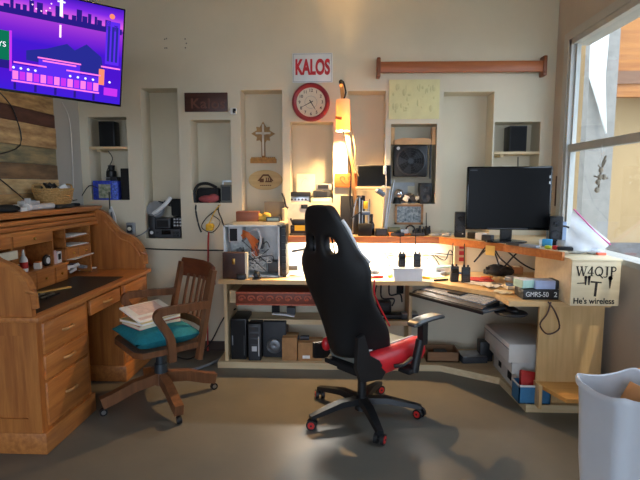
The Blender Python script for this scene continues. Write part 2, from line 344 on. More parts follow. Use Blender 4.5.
for z, n, lb in ((1.071, 3, 'topmost paper pile in the right pigeonhole column of the desk'), (1.001, 2, 'white envelopes in the pigeonhole above the two small desk drawers')):
    b = MB()
    for k in range(n): b.box((.01*k, .02*random.uniform(-1, 1), .006*k+.003), (.13, .22-.03*k, .004), rz=random.uniform(-.12, .12))
    single(b, 'paper_pile', paper, lb, 'papers', (SX-.05, 3.58, z))
b = MB()
for k in range(8): b.m(k % 2).box((random.uniform(-.03, .03), random.uniform(-.12, .12), .02+random.uniform(0, .05)), (.06, .05, .02), rot=Euler((random.uniform(-.6, .6), random.uniform(-.5, .5), random.uniform(0, 3))).to_matrix().to_4x4())
single(b, 'receipt_heap', [paper, grey], 'heap of grey receipts in the lowest right pigeonhole of the desk', 'papers', (SX-.05, 3.59, .79))
single(MB().box((0, 0, .002), (.12, .34, .004)), 'envelope', paper, 'white envelope jutting out of the shelf over the receipts in the desk', 'envelope', (SX-.02, 3.6, .9115), .1)
# on top of the desk
TZ = 1.285
def top(px, X): return X/_ray(px, 200)[0]*_ray(px, 200)[1]
bk = thing('wicker_basket', 'woven straw basket with two handles on the back of the desk top', 'basket', (-2.095, top(54, -2.095), TZ))
b = MB()
for k in range(9):
    f = k/8; z = .008+f*.125; rx = .085+.028*f; ry = .14+.035*f; n = 26
    b.tube([(rx*cos(2*pi*i/n), ry*sin(2*pi*i/n), z+.003*(i % 2)) for i in range(n)], .0075, 5, False, True)
b.lathe([(.0, .004), (.08, .004), (.108, .125)], M=Matrix.Diagonal((1, 1.6, 1, 1)))
b.build('woven_body', mat('straw', '#c7a066', .8, scale=70, col2='#a17c47', bump=.4), bk)
for s in (-1, 1): MB().tube([(-.04, s*.165, .13), (-.03, s*.18, .165), (.03, s*.18, .165), (.04, s*.165, .13)], .007).build('handle', MC['straw'], bk)
b = MB()
for k in range(5): b.m(k % 3).box((random.uniform(-.04, .04), -.08+.04*k, .135), (.05, .035, .05), rot=Euler((.4*k, .5, k)).to_matrix().to_4x4())
single(b, 'basket_contents', [black, white, dgrey], 'jumble of black and white gadgets filling the straw basket', 'gadgets', (-2.095, top(54, -2.095), TZ+.012))
single(MB().cyl((0, -.12, .022), (0, .14, .022), .02).m(1).cyl((0, -.15, .022), (0, -.12, .022), .024).m(0).box((0, -.13, .05), (.03, .02, .06)), 'label_roll_holder', [lgrey, white], 'white roller with upright end lying along the desk top front edge', 'roller', (-2.02, top(40, -2.02), TZ))
single(MB().box((0, 0, .03), (.05, .17, .06), bev=.006).m(1).box((.0, 0, .062), (.04, .1, .006)), 'grey_case', [lgrey, grey], 'light grey oblong case behind the white roller on the desk top', 'case', (-2.08, top(37, -2.08)-.09, TZ))
single(MB().box((0, -.04, .014), (.045, .18, .028), bev=.008).m(1).cyl((0, .05, .016), (0, .09, .016), .012), 'flashlight', [black, dgrey], 'black flashlight at the right end of the desk top', 'flashlight', (-2.0, top(66, -2.0), TZ))
single(MB().box((0, 0, .012), (.05, .1, .024), bev=.008), 'phone_handset', blackm, 'flat black pouch behind the black flashlight on the desk top', 'pouch', (-2.09, top(74, -2.09), TZ))
single(MB().ball((0, 0, .02), (.06, .1, .028)).m(1).box((.02, .1, .012), (.05, .06, .024)), 'folded_cap', [blackm, white], 'black folded cap at the left of the desk top', 'cap', (-2.04, top(6, -2.04), TZ))
single(MB().box((0, 0, .02), (.05, .1, .04), bev=.006), 'white_adapter', white, 'white plastic block between the black cap and the grey case', 'adapter', (-2.1, top(12, -2.1), TZ))
# pallet planks on the left wall
pw = thing('plank_cladding', 'wall panel of weathered reclaimed planks above the roll-top desk', 'panel', (XL, 2.95, 0))
pc = [('#8a6a42', '#c7a46c'), ('#46291f', '#613c2f'), ('#93714a', '#cbab78'), ('#6b6a55', '#a3946c'), ('#5a4733', '#85694a'), ('#a58a60', '#d6bd8c')]
zz = 2.15; k = 0
for h in (.17, .1, .16, .12, .11, .1, .13, .12):
    y0 = -.9; 
    for L in ((1.7,) if k % 2 else (.95, .75)):
        c1, c2 = pc[k % 6]
        MB().b2(.004, .02+.004*(k % 3), y0+.002, min(y0+L, .8)-.002, zz-h+.003, zz, .002).build('plank', mat('plank_'+str(k % 6), c1, .75, scale=5, stretch=(6, 1.1, 5), col2=c2, bump=.2), pw); y0 += L
    zz -= h; k += 1
cable('black_cable', [at(0, 88, 3.02)+Vector((-.03, 0, 0)), Vector((-2.19, 3.25, 1.95)), Vector((-2.19, 3.3, 1.72)), Vector((-2.19, 2.95, 1.62))], .004, cable_m, 'black cable looping over the reclaimed planks under the television')
cable('black_cable', [Vector((-2.19, 2.8, 1.6)), Vector((-2.19, 3.05, 1.5)), Vector((-2.185, 3.25, 1.38)), Vector((-2.17, 3.3, 1.33))], .004, cable_m, 'black cable falling from the planks to the desk top left of the basket')
cable('hanging_wire', [Vector((-2.21, 3.88, 2.1)), Vector((-2.21, 3.97, 1.98)), Vector((-2.21, 3.985, 1.7)), Vector((-2.2, 3.95, 1.33))], .003, cable_w, 'thin white cord hanging on the grey wall right of the planks')
# television
tvc = at(121, 107, 2.8); tv_h, tv_w = .52, .93
dr = Vector((.885, .465, 0)).normalized(); tilt = R(9)
nrm0 = Vector((dr.y, -dr.x, 0)); nn = (nrm0*cos(tilt)+Vector((0, 0, -sin(tilt)))).normalized(); upv = (Vector((0, 0, 1))*cos(tilt)+nrm0*sin(tilt)).normalized()
rl_ = Matrix.Rotation(R(4.5), 3, nn); dr = rl_.inverted() @ dr; upv = rl_.inverted() @ upv
M3 = Matrix((dr, -nn, upv)).transposed(); tvl = tvc-dr*(tv_w/2)+upv*(tv_h/2)
tv = thing('television', 'flat television showing a purple neon city at night, on the left wall', 'television', tvl, rot=M3.to_euler())
hw, hh = tv_w/2, tv_h/2
MB().b2(-hw, hw, .002, .035, -hh, hh, .004).b2(-hw*.6, hw*.6, .03, .07, -hh*.7, hh*.4, .01).build('housing', blackg, tv)
def scr_mat():
    m = emit('screen_sky', '#ffffff', .95); nt = m.node_tree; e = nt.nodes['Emission']
    tc = nt.nodes.new('ShaderNodeTexCoord'); sp = nt.nodes.new('ShaderNodeSeparateXYZ'); mr = nt.nodes.new('ShaderNodeMapRange'); rp = nt.nodes.new('ShaderNodeValToRGB')
    mr.inputs['From Min'].default_value = -hh; mr.inputs['From Max'].default_value = hh
    nt.links.new(tc.outputs['Object'], sp.inputs[0]); nt.links.new(sp.outputs['Z'], mr.inputs['Value']); nt.links.new(mr.outputs[0], rp.inputs[0]); nt.links.new(rp.outputs[0], e.inputs['Color'])
    r = rp.color_ramp; cs = [(0, '#3a1fd6'), (.13, '#4a18d0'), (.3, '#4a14c8'), (.5, '#4418cc'), (.62, '#7a26cf'), (.74, '#a03ad0'), (.76, '#3a1fa0'), (.8, '#e060e0'), (.9, '#7a28e0'), (1, '#2a14b0')]
    r.elements[0].position = 0; r.elements[0].color = lin(cs[0][1]); r.elements[1].position = 1; r.elements[1].color = lin(cs[-1][1])
    for q, c in cs[1:-1]: r.elements.new(q).color = lin(c)
    return m
sm = [scr_mat(), emit('scr_navy', '#2a1c86', .9), emit('scr_pink', '#ff7ad8', 1.1), emit('scr_glow', '#ffd0f0', 1.3), emit('scr_magenta', '#c234e6', 1), emit('scr_green', '#0f7a5a', .8), emit('scr_indigo', '#2b2f9c', .8), emit('scr_white', '#f4f0ff', 1.2), emit('scr_orange', '#ff8a6a', 1), emit('scr_violet', '#5a2be6', 1)]
b = MB(); b.m(0).quad((-hw+.008, .001, -hh+.012), (hw-.008, .001, -hh+.012), (hw-.008, .001, hh-.008), (-hw+.008, .001, hh-.008))
def sr(x0, x1, z0, z1, mi, y=0): b.m(mi).quad((x0, y, z0), (x1, y, z0), (x1, y, z1), (x0, y, z1))
def X(f): return -hw+f*tv_w
def Z(f): return -hh+f*tv_h
random.seed(3); f = .02
while f < .96:
    w = random.uniform(.012, .03); h = random.uniform(.02, .11); sr(X(f), X(min(f+w, .975)), Z(.76), Z(.79+h), 1, -.0004); f += w+random.uniform(0, .02)
sr(X(.01), X(.985), Z(.735), Z(.79), 1, -.0003)
sr(X(.66), X(.675), Z(.8), Z(.97), 7, -.0006); sr(X(.648), X(.687), Z(.93), Z(.945), 7, -.0007); sr(X(.66), X(.67), Z(.6), Z(.72), 3, -.0006)
for k in range(12): a = 2*pi*k/12; b.m(3).cyl((X(.57)+.045*cos(a), -.0005, Z(.9)+.045*sin(a)), (X(.57)+.045*cos(a), .0005, Z(.9)+.045*sin(a)), .004, seg=6)
b.m(6).prism([(X(.5), Z(.33)), (X(.5), Z(.42)), (X(.6), Z(.47)), (X(.7), Z(.55)), (X(.74), Z(.5)), (X(.8), Z(.58)), (X(.88), Z(.48)), (X(.9), Z(.3))], -.0003, .0003, 'xz')
# low pavilion with neon eaves
sr(X(.43), X(.875), Z(.1), Z(.27), 9, -.0005); sr(X(.56), X(.77), Z(.27), Z(.36), 9, -.0005)
for x0, x1, z in ((.44, .6, .285), (.7, .88, .285), (.555, .775, .365), (.58, .75, .34), (.43, .875, .105)): sr(X(x0), X(x1), Z(z), Z(z+.014), 2, -.0008)
for k in range(13): sr(X(.435+.034*k), X(.435+.034*k+.027), Z(.13), Z(.21), 4 if k % 2 else 2, -.0007)
for q in (.44, .475, .51, .545, .72, .76, .80, .84, .93): b.m(7).cyl((X(q), -.001, Z(.24)), (X(q), .0, Z(.24)), .006, seg=8)
for k in range(5): sr(X(.44+.1*k), X(.452+.1*k), Z(.03), Z(.1), 1, -.0006)
# right-hand arcade and glow
sr(X(.9), X(.975), Z(.42), Z(.85), 9, -.0004)
for k in range(3): sr(X(.91+.022*k), X(.922+.022*k), Z(.45), Z(.8), 6, -.0006)
sr(X(.88), X(.985), Z(.38), Z(.395), 2, -.0006); sr(X(.87), X(.9), Z(.2), Z(.36), 8, -.0006); sr(X(.9), X(.975), Z(.1), Z(.18), 4, -.0005)
b.m(8).cyl((X(.93), -.001, Z(.9)), (X(.93), 0, Z(.9)), .014, seg=10)
# poster panel of the left part
sr(X(.2), X(.42), Z(.22), Z(.57), 5, -.0006); sr(X(.2), X(.42), Z(.22), Z(.3), 1, -.0008)
sr(X(.42), X(.432), Z(.2), Z(.58), 4, -.0006)
sc_o = b.build('screen', sm, tv)
text('OYS', .035, 'lettering', sm[7], tv, (X(.37), -.0015, Z(.44)))
MB().b2(-.06, .06, .07, .1, -.1, .1).build('mount_plate', blackm, tv)
inv = M3.inverted(); wp = inv @ (Vector((XL+.01, tvl.y+.05, tvl.z))-tvl)
MB().ribbon([(0, .1, 0), tuple((Vector((0, .1, 0))+wp)/2+Vector((.05, 0, 0))), tuple(wp)], .05, .03, up=(0, 0, 1)).build('mount_arm', blackm, tv)
random.seed(11)
# ================================================================= WALL ITEMS
def wallpt(px, py, d=0): return at(px, py, W-d)
p = wallpt(312.5, 68)
sg = thing('name_sign', 'white metal sign reading KALOS in red above the round clock', 'sign', p)
MB().b2(-.165, .165, -.006, 0, -.118, .118, .003).build('plate', mat('white_enamel', '#e2e4e2', .35, var=.03), sg)
MB().b2(-.158, .158, -.0075, -.006, .108, .112).b2(-.158, .158, -.0075, -.006, -.112, -.108).b2(-.158, -.154, -.0075, -.006, -.11, .11).b2(.154, .158, -.0075, -.006, -.11, .11).build('border_line', mat('sign_border', '#a9aeb0', .5), sg)
text('KALOS', .165, 'lettering', mat('sign_red', '#c3202c', .5, var=.05), sg, (0, -.0075, 0), bold=.007, sx=.56)
p = wallpt(311, 102.5)
ck = thing('wall_clock', 'round wall clock with a dark red rim and cream dial', 'clock', p)
MB().lathe([(0, 0), (.152, 0), (.157, .012), (.15, .032), (.138, .036), (.12, .024), (.118, .012), (0, .012)], seg=48, M=RX).build('rim', mat('clock_red', '#8d2733', .4), ck)
MB().cyl((0, -.010, 0), (0, -.0135, 0), .119, seg=40).build('dial', mat('clock_dial', '#ded6bd', .7, var=.04), ck)
for k in range(1, 13):
    a = pi/2-2*pi*k/12; text(str(k), .034, 'numeral', black, ck, (.094*cos(a), -.014, .094*sin(a)), bold=.0006)
def hand(name, ang, L, w):
    d = Vector((sin(R(ang)), 0, cos(R(ang)))); q = Vector((d.z, 0, -d.x))
    MB().prism([((d*-.02+q*w).x, (d*-.02+q*w).z), ((d*L+q*w*.4).x, (d*L+q*w*.4).z), ((d*L-q*w*.4).x, (d*L-q*w*.4).z), ((d*-.02-q*w).x, (d*-.02-q*w).z)], -.018, -.016, 'xz').build(name, black, ck)
hand('hour_hand', 148, .07, .0045); hand('minute_hand', 243, .088, .0035)
MB().torus((0, -.0145, 0), .05, .0012, RX, 30, 5).build('dial_ring', grey, ck)
# wooden rail
a = wallpt(378, 68); b_ = wallpt(541, 69.5); L = b_.x-a.x
rl = thing('wooden_rail', 'long reddish brown wooden rail with end brackets high on the wall', 'rail', ((a.x+b_.x)/2, W, (a.z+b_.z)/2))
MB().box((0, -.06, 0), (L, .035, .085), rot=Matrix.Rotation(R(.2), 4, 'Y'), bev=.006).build('bar', railw, rl)
for s in (-1, 1): MB().box((s*L/2, -.045, 0), (.03, .09, .155), bev=.008).ball((s*L/2, -.09, .05), .009, 8).ball((s*L/2, -.09, -.05), .009, 8).build('end_bracket', railend, rl)
p = wallpt(414, 99.5)
ys = thing('embossed_plaque', 'pale yellow embossed square panel on the wall above the black fan', 'panel', p)
b = MB().b2(-.205, .205, -.012, 0, -.157, .157).m(1); random.seed(5)
for cx in (-.1, .09):
    for k in range(16): b.ball((cx+random.uniform(-.07, .07), -.012, random.uniform(-.1, .11)), (random.uniform(.004, .018), .003, random.uniform(.008, .03)), 7)
b.build('board', [mat('pale_yellow_board', '#ddd6a0', .8, var=.05), mat('pale_yellow_emboss', '#d2cb96', .8)], ys)
p = wallpt(206.5, 102.5)
pl = thing('name_plaque', 'dark reddish brown wooden plaque carved Kalos on the wall', 'plaque', p)
MB().b2(-.18, .18, -.02, 0, -.077, .077, .002).build('board', wood('plaque_wood', '#3e2019', '#4f2a20', 'x', .45), pl)
text('Kalos', .115, 'lettering', mat('carved_letter', '#6a4032', .6), pl, (.015, -.0205, -.015), bold=.002, sx=1.05, space=1.1)
p = wallpt(234.5, 111.5)
wc = thing('wall_camera', 'small white security camera with black lens right of the dark plaque', 'camera', p)
MB().b2(-.03, .022, -.03, 0, -.028, .028, .008).build('shell', white, wc); MB().b2(-.008, .018, -.034, -.028, -.02, .02, .006).build('lens_face', blackg, wc); MB().cyl((-.03, -.01, .0), (-.045, 0, .0), .008).build('bracket', white, wc)
b = MB()
for dx, dz in ((0, 0), (.02, 0), (0, .07), (.02, .075), (.38*.6, .0), (.38*.6, .07), (.4*.6, .035)): b.ball((dx, 0, dz), (.008, .002, .006), 7)
o = struct(b, 'trim_2', mat('plaster_chip', '#6a665e', .9)); o.location = wallpt(165, 48, .001); o.scale = (.75, 1, 1)
b = MB().b2(-.03, .03, -.03, 0, -.02, .02, .004)
# cross and oval plaque in niche 4
NY = W+ND
p = at(263.5, 142, NY)
cr = thing('cross_ornament', 'carved wooden cross on a star with a lettered base, in the fourth niche', 'cross', p)
b = MB()
for k in range(8):
    a = k*pi/4; d = Vector((cos(a), 0, sin(a))); q = Vector((-d.z, 0, d.x)); c0 = Vector((0, 0, .07)); r1 = .105 if k % 2 == 0 else .085
    P = [c0+d*.01, c0+d*r1*.55+q*.028, c0+d*r1, c0+d*r1*.55-q*.028]
    b.prism([(v.x, v.z) for v in P], -.016, -.002, 'xz')
b.torus((0, -.01, .07), .055, .007, RX, 24, 6).build('star', mat('olive_wood', '#a98250', .6, var=.2, scale=30), cr)
MB().b2(-.009, .009, -.024, -.016, -.12, .15, .002).b2(-.065, .065, -.024, -.016, .065, .083, .002).build('inner_cross', mat('white_wood', '#d9cfbd', .5), cr)
MB().b2(-.016, .016, -.016, 0, -.14, .02).build('stem', mat('cross_wood', '#9d6f3b', .6), cr)
b = MB().b2(-.115, .115, -.03, 0, -.185, -.145, .004)
for k in range(12): b.ball((-.1+.018*k, -.02, -.142), (.009, .009, .012), 7)
b.build('lettered_base', mat('base_wood', '#b98546', .6, var=.2, scale=30), cr)
p = at(265.5, 180, NY)
ov = thing('oval_plaque', 'pale oval wooden plaque with a burnt house picture, below the cross', 'plaque', p)
MB().lathe([(0, 0), (.148, 0), (.152, .006), (.148, .016), (0, .016)], seg=40, M=RX @ Matrix.Diagonal((1, .58, 1, 1))).build('board', wood('oval_wood', '#c6a468', '#d4b47a', 'x', .5), ov)
b = MB().prism([(-.07, -.01), (-.02, .05), (.03, .05), (.075, -.01), (.06, -.01), (.025, .035), (-.015, .035), (-.055, -.01)], -.018, -.016, 'xz').b2(-.05, -.012, -.018, -.016, -.02, .012).b2(0, .06, -.018, -.016, -.02, -.008)
for k in range(6): b.b2(-.045+.017*k, -.033+.017*k, -.018, -.016, -.052, -.043)
for k in range(3): b.b2(.006+.018*k, .016+.018*k, -.018, -.016, -.008, .02)
b.build('burnt_picture', mat('burnt_wood', '#6b4426', .8), ov)
# ---------------- niche contents
def nx(n, f): q = NICHE[n]; return q[0]+(q[2]-q[0])*f
def shelf(n, z, label):
    q = NICHE[n]; o = thing('niche_shelf', label, 'shelf', ((q[0]+q[2])/2, W+.1, z))
    w = (q[2]-q[0])/2-.002
    MB().b2(-w, w, -.1, .098, -.022, 0, .002).build('board', pine, o); MB().b2(-.12, -.09, -.06, .09, -.04, -.022).build('cleat', pine, o)
shelf('n1', at(110, 146.5, W).z, 'small wooden shelf under the black loudspeaker in the leftmost niche')
shelf('n9', at(515, 151.5, W).z, 'small wooden shelf under the black loudspeaker in the rightmost niche')
def speaker(loc, w, h, d, label, rz=0):
    s = thing('loudspeaker', label, 'speaker', loc, rz)
    MB().b2(-w/2, w/2, -d/2, d/2, 0, h, .006).build('cabinet', black, s); MB().b2(-w/2+.008, w/2-.008, -d/2-.008, -d/2, .01, h-.01, .003).build('grille', mat('speaker_cloth', '#131416', .95, bump=.3, scale=150), s); return s
z = at(110, 146.5, W).z
speaker((at(110.5, 140, W+.1).x, W+.085, z), .135, .215, .11, 'black loudspeaker on the small shelf of the leftmost niche')
speaker((at(514.5, 140, W+.1).x, W+.085, at(515, 151.5, W).z), .14, .21, .15, 'black loudspeaker on the small shelf of the rightmost niche')
b = MB()
q = NICHE['n1']; zb = q[1]
pf = thing('picture_box', 'blue box with a landscape picture on its front, in the leftmost niche', 'box', (at(105, 190, W).x, W+.045, zb))
MB().b2(-.11, .11, -.035, .035, 0, .165, .003).build('box_body', mat('royal_blue', '#2f45b8', .4, var=.4, scale=40), pf)
MB().b2(-.06, .045, -.037, -.034, .015, .135).build('picture', mat('landscape_print', '#5b6b4a', .5, scale=30, col2='#b9b7a0'), pf)
b = MB()
for k in range(4): b.b2(-.01, .008, -.038, -.034, 0, .01)
MB().b2(.06, .105, -.037, -.034, .005, .16).build('printed_stripe', mat('blue_print', '#5a73d8', .5, var=.6, scale=60), pf)
single(MB().b2(-.05, .05, -.05, .05, 0, .2, .004).m(1).b2(-.05, -.01, -.052, -.05, .165, .175).b2(-.05, -.01, -.052, -.05, .185, .195), 'black_receiver', [black, steel], 'black equipment box with copper strips behind the blue picture box', 'box', (at(107, 190, W).x, W+.14, zb))
single(MB().b2(-.035, .035, -.05, .05, 0, .27, .004), 'black_tower_speaker', blackm, 'tall narrow black box at the right of the leftmost niche', 'box', (NICHE['n1'][2]-.042, W+.06, zb))
single(MB().lathe([(0, 0), (.04, 0), (.04, .05), (.025, .06), (.03, .1), (0, .105)]), 'webcam_ball', black, 'round black knob on top of the boxes in the leftmost niche', 'webcam', (at(112, 180, W+.14).x, W+.14, zb+.2))
cable('speaker_wire', [(at(107, 150, W+.1).x, W+.12, z-.03), (at(106, 160, W).x, W+.12, z-.1), (at(101, 172, W).x, W+.1, zb+.24), (at(100, 185, W).x, W+.16, zb+.15)], .004, cable_m, 'black wire hanging from the loudspeaker shelf in the leftmost niche')
cable('loose_wire', [(at(98, 186, W).x, W+.0, zb+.1), (at(90, 184, W).x, W-.02, zb+.12), (at(82, 194, W).x, W-.03, zb+.02), (XL+.02, W-.2, zb)], .004, cable_m, 'black wire running out of the leftmost niche to the left wall')
def junk(n, mats, x0, x1, z0, z1, cnt, sz, d0=.04, d1=.15):
    b = MB()
    for k in range(cnt):
        b.m(random.randrange(len(mats))); c = (random.uniform(x0, x1), W+random.uniform(d0, d1), random.uniform(z0, z1)); d = [random.uniform(*sz) for _ in range(3)]
        if k % 3: b.box(c, d, rot=Euler((random.uniform(-.5, .5), random.uniform(-.5, .5), random.uniform(-.4, .4))).to_matrix().to_4x4(), bev=.004)
        else: b.cyl(Vector(c)+Vector((-d[0]/2, 0, 0)), Vector(c)+Vector((d[0]/2, 0, d[1]*.3)), d[2]*.4)
    return b
# niche 2 : stacked radios
q = NICHE['n2']; zb = q[1]; cx = (q[0]+q[2])/2
r1 = thing('radio_transceiver', 'black radio with knobs and dial at the bottom of the tall left niche', 'radio', (cx+.03, W+.1, zb))
MB().b2(-.115, .115, -.09, .09, .004, .085, .005).build('chassis', black, r1)
MB().b2(-.11, .11, -.094, -.09, .01, .08).build('front_panel', dgrey, r1); MB().b2(-.05, .03, -.096, -.093, .035, .072).build('display', blackg, r1)
for x_, z_ in ((.06, .05), (.09, .05), (-.085, .05), (.06, .025), (.09, .025)): MB().cyl((x_, -.094, z_), (x_, -.108, z_), .011, seg=10).build('knob', black, r1)
r2 = thing('radio_transceiver', 'second black radio lying on the bottom radio in the tall left niche', 'radio', (cx+.02, W+.1, zb+.087), .04)
MB().b2(-.1, .03, -.085, .085, 0, .085, .005).build('chassis', dgrey, r2); MB().b2(-.085, .015, -.088, -.085, .012, .07).build('front_panel', blackm, r2)
r3 = thing('small_meter', 'small grey meter box with dials beside the second radio', 'meter', (cx+.115, W+.08, zb+.087))
MB().b2(-.04, .04, -.05, .05, 0, .1, .004).build('case', black, r3)
for i in range(3):
    for j in range(3): MB().cyl((-.025+.025*i, -.05, .025+.027*j), (-.025+.025*i, -.058, .025+.027*j), .008, seg=8).build('dial', lgrey, r3)
single(MB().b2(-.03, .03, -.05, .05, 0, .2, .006).m(1).cyl((0, -.052, .05), (0, -.05, .05), .015), 'black_handset', [black, white], 'black upright handset at the left foot of the tall left niche', 'handset', (q[0]+.045, W+.07, zb))
single(MB().lathe([(0, 0), (.07, .0), (.078, .03), (.07, .06), (0, .06)], M=Matrix.Rotation(R(70), 4, 'X')), 'clear_lid', mat('dusty_plastic', '#8d8f92', .3), 'round grey plastic dish on top of the radios in the tall left niche', 'dish', (cx-.09, W+.1, zb+.235))
single(MB().tube([(-.12, 0, 0), (-.04, -.03, .05), (.03, -.03, .11), (.05, 0, .15)], .018).m(1).box((-.12, -.01, -.005), (.04, .03, .03)), 'white_hose', [white, dgrey], 'curved white handle lying across the gear in the tall left niche', 'handle', (cx+.0, W+.05, zb+.2))
single(MB().b2(-.05, .05, -.04, .04, 0, .15, .012), 'black_bag', blackm, 'black case on the right of the gear pile in the tall left niche', 'case', (cx+.09, W+.12, zb+.19), .1)
b = MB()
for k in range(5): b.tube([(random.uniform(-.11, .11), random.uniform(-.03, .06), random.uniform(0, .06)) for _ in range(5)], .006, 5)
single(b, 'cable_tangle', cable_m, 'tangle of black cables on top of the gear in the tall left niche', 'cables', (cx+.02, W+.09, zb+.27))
# niche 3 : bag and gear
q = NICHE['n3']; zb = q[1]; cx = (q[0]+q[2])/2
hb = thing('equipment_bag', 'black padded bag with a tall carrying strap, in the niche under the dark plaque', 'bag', (cx-.05, W+.1, zb))
MB().box((0, 0, .065), (.2, .13, .13), bev=.03).build('bag_body', blackm, hb)
MB().tube([(-.11, -.05, .0), (-.115, -.06, .08), (-.08, -.06, .15), (0, -.06, .165), (.08, -.05, .13)], .013).build('strap', black, hb)
single(MB().ball((0, 0, .02), (.09, .05, .035)).ball((.04, .0, .035), (.05, .04, .03)), 'red_cloth', mat('dusty_red_cloth', '#9a4a4d', .9, bump=.3), 'dusty red cloth crumpled at the front of the niche under the dark plaque', 'cloth', (cx-.04, W+.045, zb+.012))
gb = thing('gear_case', 'grey upright metal instrument case right of the black padded bag', 'case', (cx+.11, W+.1, zb))
MB().b2(-.045, .05, -.06, .06, 0, .155, .004).build('case_body', mat('olive_grey', '#75746b', .6), gb); MB().b2(-.035, .04, -.063, -.06, .02, .14).build('panel', black, gb)
single(MB().b2(-.05, .05, -.01, .01, 0, .012).b2(-.05, -.04, -.01, .01, -.16, 0).b2(.04, .05, -.01, .01, -.16, 0), 'wire_stand', steel, 'thin steel stand at the right back of the niche under the plaque', 'stand', (cx+.1, W+.18, zb+.18))
cable('black_lead', [(cx-.14, W+.05, zb+.02), (cx-.14, W-.015, zb-.05), (cx-.12, W-.015, zb-.18), (cx-.095, W-.02, zb-.25)], .007, cable_m, 'thick black lead hanging from the niche under the plaque')
cable('black_lead', [(cx+.06, W+.03, zb+.02), (cx+.055, W-.015, zb-.06), (cx+.09, W-.02, zb-.16), (cx+.12, W-.02, zb-.3), (cx+.11, W-.03, zb-.48)], .006, cable_m, 'long black lead hanging from the niche down to the computer case')
b = MB(); b.tube([(cx+.05, W-.015, zb-.05), (cx-.05, W-.02, zb-.13), (cx-.09, W-.02, zb-.21), (cx+.0, W-.02, zb-.25), (cx+.07, W-.02, zb-.16), (cx+.0, W-.02, zb-.1)], .004)
single(b, 'coiled_lead', cable_m, 'thin looped grey lead against the wall above the yellow plug', 'cable')
# wall outlet, yellow plug, red cord
p = at(132, 230, W)
ol = thing('wall_outlet', 'grey metal outlet box with a plug, on the wall beside the roll-top desk', 'outlet', p)
MB().b2(-.035, .035, -.035, 0, -.065, .065, .004).build('box', grey, ol); MB().b2(-.022, .022, -.05, -.035, -.02, .045, .006).build('plug', dgrey, ol); MB().cyl((0, -.05, .015), (0, -.056, .015), .016).build('plug_face', cream, ol)
cable('grey_conduit', [(p.x, W-.02, p.z-.06), (p.x, W-.02, p.z-.3), (p.x-.01, W-.02, .01)], .009, grey, 'grey conduit dropping from the metal outlet box to the floor')
p2 = at(240, 250.5, W); cable('power_cable', [(p.x+.01, W-.04, p.z-.14), (p.x+.12, W-.01, p.z-.16), (p.x+.4, W-.008, p.z-.17), (p2.x, W-.008, p2.z)], .006, cable_m, 'black cord running level along the wall behind the wooden chair')
cable('plug_cable', [(p.x+.03, W-.03, p.z-.06), (p.x+.1, W-.012, p.z-.03), (p.x+.16, W-.008, p.z+.02)], .005, grey, 'short grey cord leaving the metal outlet box')
p = at(113, 223, W)
bl = thing('fan_blade', 'white leaf-shaped paddle hanging on the wall behind the roll-top desk', 'paddle', p)
MB().prism([(-.02, .13), (.0, .145), (.03, .06), (.045, -.12), (-.005, -.14), (-.03, 0)], -.018, -.004, 'xz').build('blade', white, bl); MB().cyl((-.012, -.02, .12), (-.012, -.02, .27), .005).build('cord', cable_m, bl)
MB().prism([(-.008, .09), (.004, .1), (.012, .02), (.015, -.09), (-.002, -.1), (-.012, 0)], -.021, -.018, 'xz').build('slot', grey, bl)
p = at(210, 228, W)
yp = thing('plug_splitter', 'yellow three-way plug splitter in a white outlet on the wall', 'plug', p)
MB().b2(-.035, .035, -.006, 0, -.06, .06, .003).build('outlet_plate', cream, yp); MB().box((.005, -.03, .01), (.06, .05, .06), bev=.01).build('splitter', yellow, yp); MB().box((.03, -.04, .02), (.03, .04, .03), bev=.006).build('tap', yellow, yp)
cable('extension_cable', [(p.x+.0, W-.04, p.z-.03), (p.x-.01, W-.03, p.z-.1), (p.x-.015, W-.03, p.z-.25), (p.x-.025, W-.03, p.z-.42), (p.x-.03, W-.04, .35), (p.x-.03, W-.06, .012)], .007, cable_r, 'red extension cord hanging from the yellow plug splitter')
cable('yellow_lead', [(p.x, W-.03, p.z+.04), (p.x+.06, W-.02, p.z+.16), (p.x+.1, W-.015, p.z+.2)], .004, yellow, 'short yellow lead rising from the plug splitter')
# niche 5 : papers and decks
q = NICHE['n5']; zb = q[1]; cx = (q[0]+q[2])/2
fr = thing('sketch_print', 'pale framed sketch leaning at the back of the niche under the clock', 'picture', (at(306, 185, W+.17).x, W+.15, zb+.05))
MB().box((0, .0, .1), (.16, .01, .19), rot=Matrix.Rotation(R(-8), 4, 'X')).build('sheet', cream, fr)
b = MB(); b.tube([(-.03, -.008, .03), (-.04, -.004, .1), (-.01, .004, .16), (.03, .002, .13), (.04, -.004, .07), (.01, -.006, .05)], .002, 5, True, True); b.build('sketch_line', grey, fr)
ds = thing('cassette_deck', 'small silver deck with a black top in the niche under the clock', 'deck', (at(300, 200, W+.08).x, W+.09, zb))
MB().b2(-.085, .085, -.07, .07, .0, .055, .003).build('silver_front', steel, ds); MB().b2(-.09, .09, -.075, .07, .055, .092, .004).build('black_top', black, ds)
for k in range(5): MB().cyl((-.065+.03*k, -.07, .028), (-.065+.03*k, -.078, .028), .009, seg=8).build('knob', dgrey, ds)
for k, (w, h, m_, lb) in enumerate(((.19, .042, mat('pale_green_case', '#b5bda6', .5), 'pale green flat case at the bottom of the niche under the clock'), (.15, .06, dgrey, 'dark grey recorder on the pale green case'), (.14, .055, grey, 'grey recorder topmost on the pile under the clock'))):
    t = thing('tape_recorder', lb, 'recorder', (at(322, 200, W+.08).x+(.02 if k == 2 else 0), W+.09, zb+(0, .044, .106)[k]), (0, .03, -.05)[k])
    MB().b2(-w/2, w/2, -.06, .06, 0, h, .004).build('case', m_, t); MB().b2(-w/2+.02, w/2-.03, -.063, -.06, .012, h-.01).build('face', black if k else cream, t)
